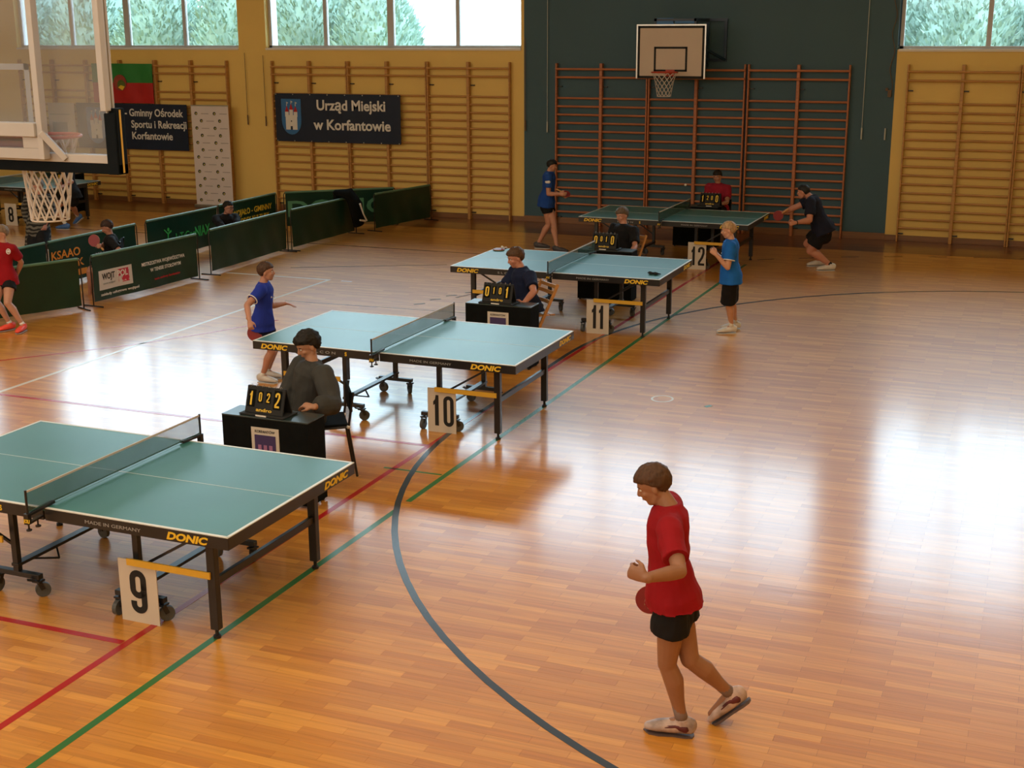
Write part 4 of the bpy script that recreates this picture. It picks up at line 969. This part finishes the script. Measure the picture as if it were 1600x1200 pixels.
        nd = V(pm_) if pm_ else (-r*s_+Z*-.2); c = {-1: cL, 1: cR}[s_]
        hd = {-1: aL, 1: aR}[s_]; hdv = (at(hd[2][0], hd[2][1], WR[s_].y)-WR[s_]).normalized() if len(hd) > 2 else dd
        xx = hdv.cross((nd-hdv*nd.dot(hdv)).normalized()); ts = 1 if (xx.dot(Z)+xx.dot(f)*.6) > 0 else -1
        hand(b, WR[s_], hdv, nd, .105*H, c, ts)
    # ---- head
    hf = wd(*hdir); hr = hf.cross(Z).normalized(); hu = hr.cross(hf).normalized(); hh = hl*H; C_ = Hd; ax = (hr, hf, hu)
    P = lambda x, y, z: C_+hr*x*hh+hf*y*hh+hu*z*hh
    b.ell(P(0, -.03, .13), (.335*hh, .41*hh, .36*hh), ax, 20, 14)
    b.ell(P(0, .08, -.10), (.265*hh, .29*hh, .33*hh), ax, 18, 12)
    b.ell(P(0, .17, -.36), (.15*hh, .13*hh, .10*hh), ax, 12, 8)
    b.sweep([P(-.23, -.06, -.16), P(-.17, .08, -.33), P(0, .20, -.37), P(.17, .08, -.33), P(.23, -.06, -.16)], [.09*hh]*5, seg=8, cap='round')
    b.sweep([P(0, .335, .08), P(0, .40, -.06), P(0, .415, -.12)], [.035*hh, .045*hh, .055*hh], seg=8, cap='round')
    b.ell(P(0, .365, -.13), (.075*hh, .05*hh, .04*hh), ax, 10, 8)
    b.ell(P(0, .325, -.225), (.095*hh, .045*hh, .026*hh), ax, 10, 8); b.ell(P(0, .315, -.265), (.08*hh, .045*hh, .026*hh), ax, 10, 8)
    b.sweep([P(-.2, .27, .09), P(-.1, .35, .10), P(.1, .35, .10), P(.2, .27, .09)], [.04*hh]*4, seg=8, cap='round')
    for s_ in (-1, 1):
        b.ell(P(s_*.335, -.03, -.03), (.035*hh, .075*hh, .11*hh), ax, 10, 8); b.ell(P(s_*.17, .24, -.10), (.09*hh, .09*hh, .08*hh), ax, 10, 8)
    sk = skinm(skin)
    body = remeshed(b, 'body', sk, t, org, voxel, 3)
    ey = MB()
    hm = mat('hair_%d' % int(sum(hair)*1000), hair, .6, noise_=((60, 60, 12), .35), spec=.3)
    for s_ in (-1, 1):
        e_ = MB(); e_.ell(P(s_*.125, .315, .01), (.05*hh, .035*hh, .03*hh), ax, 10, 8, 0); e_.ell(P(s_*.125, .338, .01), (.022*hh, .016*hh, .022*hh), ax, 8, 6, 1)
        e_.v = [tuple(V(v)-org) for v in e_.v]; e_.build('eye', [whitepr, blackm], t, smooth=True)
        e_ = MB(); e_.sweep([P(s_*.06, .365, .085), P(s_*.13, .36, .10), P(s_*.20, .31, .085)], [.012*hh, .016*hh, .010*hh], seg=6, cap='round'); e_.v = [tuple(V(v)-org) for v in e_.v]; e_.build('eyebrow', hm, t)
    e_ = MB(); e_.sweep([P(-.085, .345, -.247), P(0, .368, -.245), P(.085, .345, -.247)], [.008*hh, .012*hh, .008*hh], seg=6, cap='round'); e_.v = [tuple(V(v)-org) for v in e_.v]
    e_.build('mouth', mat('lip', (.30, .10, .08), .5, noise_=((9, 9, 9), .05)), t)
    hmb = hair_mesh(C_, hf, hr, hu, hh, hstyle, rnd_seed=H*7); hmb.v = [tuple(V(v)-org) for v in hmb.v]
    hmb.build('hair', hm, t, smooth=True)
    # ---- clothes
    def folds(amp, sc, sd):
        def fn(co, no):
            p = co*sc; n1 = noise.noise(V((p.x, p.y, p.z*.6))+V((sd, 0, 0))); n2 = noise.noise(p*2.3+V((0, sd, 0)))
            return co+no*(amp*n1*1.3+amp*.6*n2)
        return fn
    LO = loose
    s_mb = MB(); torso(s_mb, .010*H*LO, ext=hemlen*H, flare=.006*H*LO)
    s_mb.sweep([N-sp*.06*H, N-sp*.03*H, N+sp*.002*H, N+sp*.016*H], [(.10*H, .062*H), (.085*H, .056*H), (.056*H, .048*H), (.040*H, .040*H)], side=r2_, seg=16)
    for s_ in (-1, 1):
        s_mb.sweep([N-sp*.028*H, SH[s_]], [.044*H, .044*H*g], seg=12, cap='round')
        if sleeve <= 1: e1 = SH[s_].lerp(EL[s_], sleeve); s_mb.sweep([SH[s_], SH[s_].lerp(EL[s_], sleeve*.5), e1], [.043*H*g*LO, .042*H*g*LO, .042*H*g*LO], seg=14); s_mb.ell(SH[s_], (.043*H*g*LO,)*3)
        else:
            w1 = EL[s_].lerp(WR[s_], min(1, sleeve-1)); s_mb.ell(SH[s_], (.044*H*g*LO,)*3)
            s_mb.sweep([SH[s_], SH[s_].lerp(EL[s_], .5), EL[s_]], [.044*H*g*LO, .044*H*g*LO, .040*H*g*LO], seg=14, cap='round')
            s_mb.sweep([EL[s_], EL[s_].lerp(w1, .55), EL[s_].lerp(w1, .85), w1], [.040*H*g*LO, .040*H*g*LO, .036*H*LO, .026*H], seg=14)
    shirt = remeshed(s_mb, shirt_name, top, t, org, voxel, 2, folds(.0065*H, 7, H*3))
    if trim:
        for s_ in (-1, 1):
            if sleeve <= 1:
                e1 = SH[s_].lerp(EL[s_], sleeve); d_ = (EL[s_]-SH[s_]).normalized(); a_ = d_.orthogonal().normalized()
                e_ = MB().tor(e1-org-d_*.004, .042*H*g*LO, .006, a_, d_.cross(a_), 20, 6); e_.build('cuff_trim', trim, shirt)
    p_mb = MB()
    p_mb.sweep([hipC-Z*.075*H, hipC-Z*.02*H, hipC+sp*.05*H], [(.090*H*g, .068*H*g), (.092*H*g, .068*H*g), (.084*H*g, .058*H*g)], side=r, seg=18, cap='round')
    for s_ in (-1, 1):
        if shorts <= 1:
            k1 = HP[s_].lerp(KN[s_], shorts); p_mb.sweep([HP[s_], HP[s_].lerp(KN[s_], shorts*.5), k1], [.056*H*g, .060*H*g*LO, .062*H*g*LO], seg=16); p_mb.ell(HP[s_], (.056*H*g,)*3)
        else:
            a1 = AN[s_]-V((0, 0, .01*H)); p_mb.sweep([HP[s_], HP[s_].lerp(KN[s_], .5), KN[s_]], [.066*H*g, .056*H*g, .044*H*g], seg=16, cap='round')
            p_mb.sweep([KN[s_], KN[s_].lerp(AN[s_], .5), a1], [.044*H*g, .040*H*g, .036*H*g], seg=14)
    remeshed(p_mb, bot_name, bottom, t, org, voxel, 2, folds(.006*H, 8, H*5))
    # ---- shoes, socks
    if shoes:
        for s_ in (-1, 1):
            an = AN[s_]; fd = {-1: footL, 1: footR}[s_]; fd = wd(*fd) if fd else f; fd.normalize(); sd = fd.cross(Z).normalized(); fu = sd.cross(fd)
            hb = an-fu*.022*H; hl_ = .055*H
            S_ = MB(); pts = [hb-fd*.030*H+fu*.005*H, hb-fd*.012*H+fu*.010*H, hb+fd*.035*H, hb+fd*.085*H-fu*.006*H, hb+fd*.118*H-fu*.012*H]
            S_.sweep(pts, [(.020*H, .030*H), (.026*H, .034*H), (.028*H, .026*H), (.032*H, .019*H), (.022*H, .012*H)], side=sd, seg=14, cap='round')
            S_.sweep([hb+fu*.0, an+fu*.012*H], [.027*H, .026*H], seg=12)
            so = remeshed(S_, 'shoe', shoe, t, org, .005, 2)
            q = MB(); zz = -fu*.026*H
            poly = [(-.042, .0), (-.038, .018), (-.015, .024), (.03, .022), (.075, .031), (.11, .026), (.132, .0)]; poly += [(a, -b_) for a, b_ in poly[-2:0:-1]]
            q.prism([(a*H, b_*H) for a, b_ in poly], hb+zz-org-fu*.001, fd, sd, -fu*.008*H); q.build('sole', mat('sole_%d' % int(sum(sole)*100), sole, .5, noise_=((9, 9, 9), .05)), so)
            if socks:
                e_ = MB(); d_ = (KN[s_]-an).normalized(); e_.sweep([an+fu*.0, an+d_*.03*H, an+d_*socks[1]*H], [.023*H, .0215*H, (.0205+.1*max(0, socks[1]-.06))*H], seg=14); e_.v = [tuple(V(v)-org) for v in e_.v]
                e_.build('sock', socks[0], t, smooth=True)
    print('PERSON %s torso %.2f(%.2f) shinL %.2f shinR %.2f (%.2f) ankles z %.2f %.2f headtop %.2f' % (label[:22], Ls/H, .28, (KN[-1]-AN[-1]).length/H, (KN[1]-AN[1]).length/H, .235, AN[-1].z, AN[1].z, Hd.z+hh*.5))
    return dict(t=t, f=f, r=r, N=N, hip=hipC, SH=SH, EL=EL, WR=WR, KN=KN, AN=AN, H=H, Hd=Hd, hf=hf, hr=hr, hu=hu, hh=hh, org=org, sp=sp, body=body)
def bat(c, hd, nrm, label, rr=.078):
    """c blade centre, hd direction from blade to handle, nrm face normal"""
    c = V(c); hd = V(hd).normalized(); nrm = V(nrm); nrm = (nrm-hd*nrm.dot(hd)).normalized(); sd = hd.cross(nrm)
    t = empty('table_tennis_bat', c, label=label, cat='bat')
    def disc(off, th, rad): return MB().prism([(rad*math.cos(2*PI*i/28), rad*1.04*math.sin(2*PI*i/28)) for i in range(28)], nrm*(off), sd, hd, nrm*th)
    disc(-.003, .006, rr).build('blade', woodc, t); disc(.003, .003, rr*.99).build('red_rubber', mat('bat_red', (.22, .010, .014), .45, noise_=((9, 9, 9), .05)), t); disc(-.006, .003, rr*.99).build('black_rubber', rubber, t)
    MB().sweep([hd*rr*.75, hd*rr*1.1, hd*(rr+.05), hd*(rr+.10)], [(.02, .004), (.012, .011), (.013, .012), (.016, .013)], side=sd, seg=12, cap='round').build('handle', woodc, t, smooth=True)
    return t
def decal(P, verts, m_, name, parent, faces=None): pass
red_shirt = fabric('red_fabric', (.27, .004, .010)); blue_shirt = fabric('blue_fabric', (.012, .06, .30)); blue_shirt2 = fabric('bright_blue_fabric', (.01, .12, .48)); royal = fabric('royal_blue_fabric', (.015, .035, .33))
navyf = fabric('navy_fabric', (.008, .014, .045)); blackf = fabric('black_fabric', (.008, .008, .010)); greyf = fabric('grey_sweat_fabric', (.045, .045, .043)); maroonf = fabric('maroon_fabric', (.28, .012, .03))
whitef = fabric('white_fabric', (.70, .68, .66)); shoe_w = mat('white_shoe', (.62, .58, .55), .5, noise_=((12, 12, 12), .12)); shoe_b = mat('dark_shoe', (.05, .05, .06), .5, noise_=((12, 12, 12), .3))
shoe_c = mat('coral_shoe', (.85, .08, .05), .5, noise_=((12, 12, 12), .1)); shoe_m = mat('maroon_white_shoe', (.45, .33, .30), .5, noise_=((12, 12, 12), .5)); greyd = fabric('sock_grey', (.22, .16, .15))

# 1 boy in red, foreground, walking to the left
p = person('boy in red T-shirt and black shorts walking left in the foreground', 1.58, 6.2, 191, (1054, 942), (1046, 792), (1021, 757), (192, -20),
    (('p', 1062, 893, 'n'), ('p', 1010, 903, 'n'), (985, 893)), (('p', 1050, 885, 'f'), ('p', 1030, 925, 'f')),
    (('p', 1032, 1028, 'n'), ('z', 1066, 1126, .085)), (('p', 1078, 1030, 'f'), ('p', 1142, 1084, 'f')),
    red_shirt, blackf, shoe_m, skin=(.30, .14, .08), hair=(.075, .035, .018), hstyle=dict(front=.10, vol=.09, back=.92, fringe=.10), voxel=.006, twist=4, sleeve=.72, shorts=.42, hl=.136, cL=1.05, cR=1.0,
    socks=(greyd, .07), footL=(186, 0), footR=(184, -42), hemlen=.001, loose=1.08, sole=(.10, .07, .07), palmL=(0, 1, -.15), girth=.97)
P_ = p
bat(at(1016, 937, 6.42), (.75, .1, .25), (0, -1, .1), 'bat held low behind the hip of the boy in red in the foreground')
for s_ in (-1, 1):
    fd_ = wd(186, 0) if s_ < 0 else wd(184, -42); a_ = p['AN'][s_]-p['org']; fu_ = fd_.cross(V((0, 0, 1))).cross(fd_).normalized()
    fu_ = fu_ if fu_.z > 0 else -fu_
    MB().sweep([a_-fu_*.030-fd_*.018, a_-fu_*.024+fd_*.03, a_-fu_*.032+fd_*.085, a_-fu_*.044+fd_*.135], [(.046, .034), (.043, .030), (.045, .022), (.040, .012)], side=fd_.cross(V((0, 0, 1))), seg=14, cap='round').build('shoe_upper', mat('maroon_upper', (.10, .015, .02), .5, noise_=((12, 12, 12), .5)), p['t'], smooth=True, label='dark maroon shoe upper')
# 2 umpire behind table 9
person('boy in dark grey sweatshirt seated behind the nearest scoreboard', 1.62, 9.38, 234, (480, 648), (489, 568), (480, 530), (224, -20),
    (('p', 519, 632, 'n'), ('p', 490, 636, 'n'), (466, 630)), (('p', 446, 625, 'n'), ('p', 432, 646, 'n')),
    (('v', .9, -.1, -.1), ('v', .05, 0, -1)), (('v', .9, .1, -.1), ('v', .05, 0, -1)),
    greyf, blackf, shoe_b, skin=(.42, .21, .13), hair=(.010, .008, .007), hstyle=dict(front=.10, vol=.13, back=.92, fringe=.12, mess=1.8), voxel=.0065, sleeve=1.9, shorts=2, hl=.152, cL=.5, loose=1.22, girth=1.08, bot_name='trousers', shirt_name='sweatshirt', hip_y=.0, palmL=(0, .3, -1), sh_w=.132)
# 3 boy in blue left of table 10
p = person('boy in royal blue shirt left of the second nearest table', 1.37, 11.75, 22, (409, 510), (411, 443), (416, 425), (24, 6),
    (('p', 424, 478, 'f'), ('p', 446, 474, 'f'), (464, 477)), (('p', 386, 477, 'n'), ('p', 390, 502, 'n')),
    (('p', 421, 545, 'f'), ('z', 418, 580, .08)), (('p', 411, 546, 'n'), ('z', 410, 587, .075)),
    royal, fabric('dark_navy_shorts', (.006, .008, .03)), shoe_w, skin=(.46, .22, .15), hair=(.060, .030, .018), hstyle=dict(front=.10, vol=.08, back=.92), sleeve=.62, shorts=.45, hl=.148, cL=.2, cR=.9, socks=(whitef, .03), footL=(12, 0), footR=(5, 0), trim=whitef, palmL=(0, -.2, -1), sh_w=.105)
bat(at(398, 521, 11.62), (-.45, 0, .9), (.3, -1, .1), 'red bat held low by the boy in royal blue left of table 10', .08)
c_ = p['N']-p['sp']*.10*p['H']+p['f']*.085+p['r']*.05-p['org']
MB().ell(c_, (.022, .022, .016)).build('chest_mark', whitef, p['t'])
# 4 umpire behind table 10
person('umpire in navy T-shirt seated on wooden chair behind table 10, looking left', 1.62, 14.12, 228, (826, 478), (815, 421), (806, 403), (220, -12),
    (('p', 834, 456, 'n'), ('p', 818, 474, 'n'), (805, 478)), (('p', 786, 455, 'n'), ('p', 800, 474, 'n')),
    (('v', .9, -.1, -.05), ('v', .05, 0, -1)), (('v', .9, .1, -.05), ('v', .05, 0, -1)),
    navyf, navyf, shoe_b, skin=(.50, .22, .15), hair=(.085, .045, .025), hstyle=dict(front=.10, vol=.10, back=.92, fringe=.10), sleeve=.72, shorts=.8, hl=.146, loose=1.12, sh_w=.118)
# 5 umpire behind table 11
person('umpire in black T-shirt seated behind table 11, fair fringe, facing the camera', 1.60, 18.08, 245, (974, 394), (975, 352), (972, 335), (240, -10),
    (('p', 992, 385, 'n'), ('p', 984, 398, 'n')), (('p', 952, 385, 'n'), ('p', 958, 397, 'n')),
    (('v', .9, -.1, -.05), ('v', .05, 0, -1)), (('v', .9, .1, -.05), ('v', .05, 0, -1)),
    blackf, blackf, shoe_b, skin=(.50, .24, .17), hair=(.12, .085, .06), hstyle=dict(front=.10, vol=.10, back=.92, fringe=.08), sleeve=.8, shorts=.8, voxel=.008, hl=.142, loose=1.1, sh_w=.118)
# 6 umpire behind table 12
p = person('umpire in maroon and white shirt seated by the blue wall behind table 12', 1.60, 22.92, 262, (1123, 326), (1122, 288), (1121, 276), (262, -10),
    (('p', 1136, 316, 'n'), ('p', 1124, 320, 'n')), (('p', 1105, 314, 'n'), ('p', 1114, 322, 'n')),
    (('v', .9, -.1, -.05), ('v', .05, 0, -1)), (('v', .9, .1, -.05), ('v', .05, 0, -1)),
    maroonf, blackf, shoe_b, skin=(.40, .19, .12), hair=(.012, .01, .008), hstyle=dict(front=.10, vol=.08, back=.92), sleeve=.7, shorts=.8, voxel=.009)
MB().ell(p['N']-V((0, 0, .17))+p['f']*.085-p['org'], (.09, .05, .06), nu=14, nv=8).build('chest_panel', whitef, p['t'], smooth=True)
# 7 boy in blue left of table 12
p = person('boy in blue shirt and black shorts at the left end of the farthest table', 1.60, 21.35, 17, (853, 322), (858, 270), (864, 254), (14, -12),
    (('p', 860, 303, 'f'), ('p', 876, 304, 'f')), (('p', 857, 305, 'n'), ('p', 874, 303, 'n')),
    (('p', 866, 353, 'f'), ('z', 870, 386, .09)), (('p', 853, 357, 'n'), ('z', 841, 380, .09)),
    blue_shirt, blackf, shoe_b, skin=(.50, .24, .16), hair=(.012, .012, .012), hstyle=dict(front=.10, vol=.08, back=.92), sleeve=.62, shorts=.45, hl=.128, voxel=.009, footL=(0, 0), footR=(10, 0))
MB().ell(p['SH'][1].lerp(p['EL'][1], .3)+V((.01, -.055, .01))-p['org'], (.05, .02, .028), nu=12, nv=8).build('white_sleeve_mark', whitef, p['t'])
bat(at(884, 303, 21.25), (-.8, 0, .35), (.35, -.5, .8), 'dark bat held by the boy in blue left of table 12')
# 8 player in black right of table 12
p = person('player in black shirt and shorts lunging left beside table 12 with white shoes', 1.68, 20.75, 189, (1285, 352), (1267, 308), (1255, 300), (178, -4),
    (('p', 1265, 344, 'n'), ('p', 1243, 348, 'n')), (('p', 1240, 325, 'f'), ('p', 1224, 332, 'f')),
    (('p', 1291, 386, 'n'), ('z', 1298, 414, .09)), (('p', 1255, 380, 'f'), ('z', 1282, 407, .09)),
    fabric('black_navy_fabric', (.010, .012, .028)), blackf, shoe_w, skin=(.50, .22, .15), hair=(.018, .018, .018), hstyle=dict(front=.10, vol=.04, back=.92), sleeve=.72, shorts=.72, hl=.132, voxel=.009, girth=1.15, cL=1.1, cR=1.0, footL=(200, 0), footR=(205, 0), sh_w=.118, twist=-8, socks=(blackf, .02), neck_dy=0)
bat(at(1216, 337, 20.85), (.7, 0, .5), (.3, -1, .2), 'red bat held out by the player in black right of table 12')
MB().tor(p['WR'][-1].lerp(p['EL'][-1], .08)-p['org'], .028, .008, (p['WR'][-1]-p['EL'][-1]).orthogonal().normalized(), (p['WR'][-1]-p['EL'][-1]).cross((p['WR'][-1]-p['EL'][-1]).orthogonal()).normalized(), 16, 6).build('wrist_watch', rubber, p['t'])
# 9 blond boy in blue
p = person('blond boy in bright blue shirt and long dark shorts', 1.43, 15.72, 190, (1142, 441), (1143, 376), (1138, 358), (196, -6),
    (('p', 1137, 418, 'n'), ('p', 1119, 398, 'n'), (1111, 391)), (('p', 1130, 412, 'f'), ('p', 1119, 396, 'f')),
    (('p', 1143, 478, 'n'), ('z', 1143, 511, .08)), (('p', 1146, 474, 'f'), ('z', 1149, 505, .08)),
    blue_shirt2, blackf, shoe_w, skin=(.55, .28, .18), hair=(.40, .26, .14), hstyle=dict(front=.10, vol=.07, back=.92), sleeve=.66, shorts=.95, hl=.145, footL=(205, 0), footR=(200, 0), socks=(whitef, .075), trim=whitef, loose=1.15, sh_w=.105, hemlen=.03, cL=1.0, cR=.9)
# 10 boy in red at left edge
p = person('fair-haired boy in red T-shirt with white chest badge at the left edge', 1.40, 12.95, 262, (10, 448), (6, 381), (2, 365), (245, -8),
    (('p', 33, 410, 'f'), ('p', 27, 428, 'f')), (('p', -18, 412, 'f'), ('p', -8, 430, 'f')),
    (('p', 29, 482, 'n'), ('z', 36, 508, .085)), (('p', 10, 482, 'n'), ('z', 16, 506, .085)),
    red_shirt, blackf, shoe_c, skin=(.48, .24, .16), hair=(.20, .14, .09), hstyle=dict(front=.10, vol=.07, back=.92, fringe=.06), sleeve=.68, shorts=.42, hl=.148, footL=(285, 0), footR=(250, 0), socks=(whitef, .02), sole=(.35, .3, .3), sh_w=.11, hemlen=.03, girth=1.0)
c_ = at(13, 393, 12.78)-p['org']
MB().tor(c_, .030, .006, (1, 0, .1), (0, 0, 1), 18, 6).ell(c_, (.02, .01, .016)).build('chest_badge', whitef, p['t'])
# 11 kid with bat between the barriers
p = person('boy in black T-shirt sitting between the green barriers with a dark red bat', 1.50, 15.45, 215, (180, 415), (173, 369), (167, 353), (215, -22),
    (('p', 190, 395, 'n'), ('p', 175, 405, 'n')), (('p', 160, 385, 'n'), ('p', 156, 383, 'n')),
    (('v', .9, -.1, -.1), ('v', .05, 0, -1)), (('v', .9, .1, -.1), ('v', .05, 0, -1)),
    blackf, blackf, shoe_b, skin=(.38, .17, .12), hair=(.035, .018, .015), hstyle=dict(front=.10, vol=.06, back=.92), sleeve=.66, shorts=.8, voxel=.0085, hl=.14)
bat(at(147, 376, 15.1), (.6, 0, -.5), (-.1, -1, .5), 'dark red bat held up by the boy in black between the barriers', .085)
# 12 person in striped cardigan
stripe = bpy.data.materials.new('zigzag_knit'); stripe.use_nodes = True
def zig(M):
    N = M.node_tree.nodes; L = M.node_tree.links; p_ = N['Principled BSDF']; p_.inputs['Roughness'].default_value = .95
    tc = N.new('ShaderNodeTexCoord'); w = N.new('ShaderNodeTexWave'); w.wave_type = 'BANDS'; w.bands_direction = 'Z'; w.inputs['Scale'].default_value = 5.0; w.inputs['Distortion'].default_value = 5; w.inputs['Detail Scale'].default_value = 1.2
    cr = N.new('ShaderNodeValToRGB'); cr.color_ramp.elements[0].position = .45; cr.color_ramp.elements[0].color = (.012, .012, .012, 1); cr.color_ramp.elements[1].position = .6; cr.color_ramp.elements[1].color = (.13, .125, .11, 1)
    L.new(tc.outputs['Object'], w.inputs['Vector']); L.new(w.outputs[0], cr.inputs[0]); L.new(cr.outputs[0], p_.inputs['Base Color'])
zig(stripe)
person('adult in black and grey zigzag cardigan standing below the glass backboard', 1.66, 15.72, 262, (60, 365), (60, 306), (58, 288), (262, -15),
    (('p', 78, 330, 'f'), ('p', 72, 350, 'n')), (('p', 42, 332, 'f'), ('p', 50, 352, 'n')),
    (('p', 66, 403, 'n'), ('z', 68, 440, .09)), (('p', 56, 403, 'n'), ('z', 57, 442, .09)),
    stripe, blackf, shoe_b, skin=(.45, .20, .15), hair=(.16, .12, .09), hstyle=dict(front=.10, vol=.05, back=.92), sleeve=1.85, shorts=2, voxel=.009, hemlen=.13, loose=1.25, shirt_name='cardigan', bot_name='trousers', girth=1.0)
# 13 player near table 8
person('player in black with a white knee sock at the far left table', 1.66, 20.45, 190, (112, 298), (104, 262), (98, 250), (190, -10),
    (('p', 112, 284, 'n'), ('p', 100, 290, 'n')), (('p', 100, 284, 'f'), ('p', 92, 290, 'f')),
    (('p', 102, 325, 'n'), ('z', 103, 351, .09)), (('p', 112, 322, 'f'), ('p', 122, 338, 'f')),
    blackf, blackf, mat('blue_shoe', (.05, .15, .42), .5, noise_=((12, 12, 12), .3)), skin=(.46, .22, .15), hair=(.02, .015, .01), hstyle=dict(front=.10), sleeve=.66, shorts=.5, voxel=.009, socks=(whitef, .10), footR=(190, -40))
# 14 man with glasses
p = person('person in black with glasses sitting low between the two rows of green barriers', 1.60, 18.9, 330, (352, 368), (353, 336), (357, 325), (350, 2),
    (('p', 371, 352, 'n'), ('p', 374, 362, 'n')), (('p', 345, 352, 'n'), ('p', 352, 364, 'n')),
    (('v', .8, -.2, .35), ('v', .35, 0, -.7)), (('v', .8, .2, .35), ('v', .35, 0, -.7)),
    blackf, blackf, shoe_b, skin=(.42, .20, .15), hair=(.012, .01, .01), hstyle=dict(front=.10, vol=.07, back=.92), sleeve=1.9, shorts=2, voxel=.009, bot_name='trousers', hl=.14)
g_ = MB(); h_ = p['hh']
for s_ in (-1, 1):
    c_ = p['Hd']+p['hr']*s_*.14*h_+p['hf']*.41*h_+p['hu']*.01*h_-p['org']; g_.tor(c_, .020, .003, p['hr'], p['hu'], 14, 5); g_.cyl(c_+p['hr']*s_*.02, c_+p['hr']*s_*.05-p['hf']*.10, .002, 5)
g_.build('glasses', rubber, p['t'])

# ================================================================== SMALL THINGS
sg = empty('sunglasses', (-4.30, 15.43, .762), R(-15), label='black folded sunglasses lying at the right end of table 11', cat='glasses')
for s_ in (-1, 1):
    MB().ell((s_*.035, 0, .018), (.028, .006, .018), nu=12, nv=8).build('lens', rubber, sg, smooth=True)
    MB().sweep([(s_*.066, 0, .022), (s_*.05, .05, .012), (-s_*.03, .09+.01*s_, .008)], [.003]*3, seg=6).build('temple', rubber, sg)
MB().sweep([(-.066, 0, .03), (-.035, -.004, .036), (0, -.004, .028), (.035, -.004, .036), (.066, 0, .03)], [.003]*5, seg=6).build('bridge', rubber, sg)
MB().ell((0, .03, .012), (.10, .03, .010), nu=14, nv=6).build('pouch', blackc, sg, smooth=True)
bb = bat((-6.76, 16.50, .772), (.2, 1, 0), (0, 0, 1), 'bat lying flat at the far left end of table 11', .08)
tb = MB().ell((0, 0, 0), (.02, .02, .02), nu=16, nv=10).build('table_tennis_ball', whitepr, smooth=True, label='white ball resting on the bat at the far end of table 11', cat='ball'); tb.location = (-6.72, 16.52, .80)
fb_ = MB().ell((0, 0, 0), (.02, .02, .02), nu=16, nv=10).build('table_tennis_ball', whitepr, smooth=True, label='white ball in the air above table 12 in front of the blue wall', cat='ball'); fb_.location = at(1071, 289, 21.6)
bpy.data.scenes.remove(TMP)
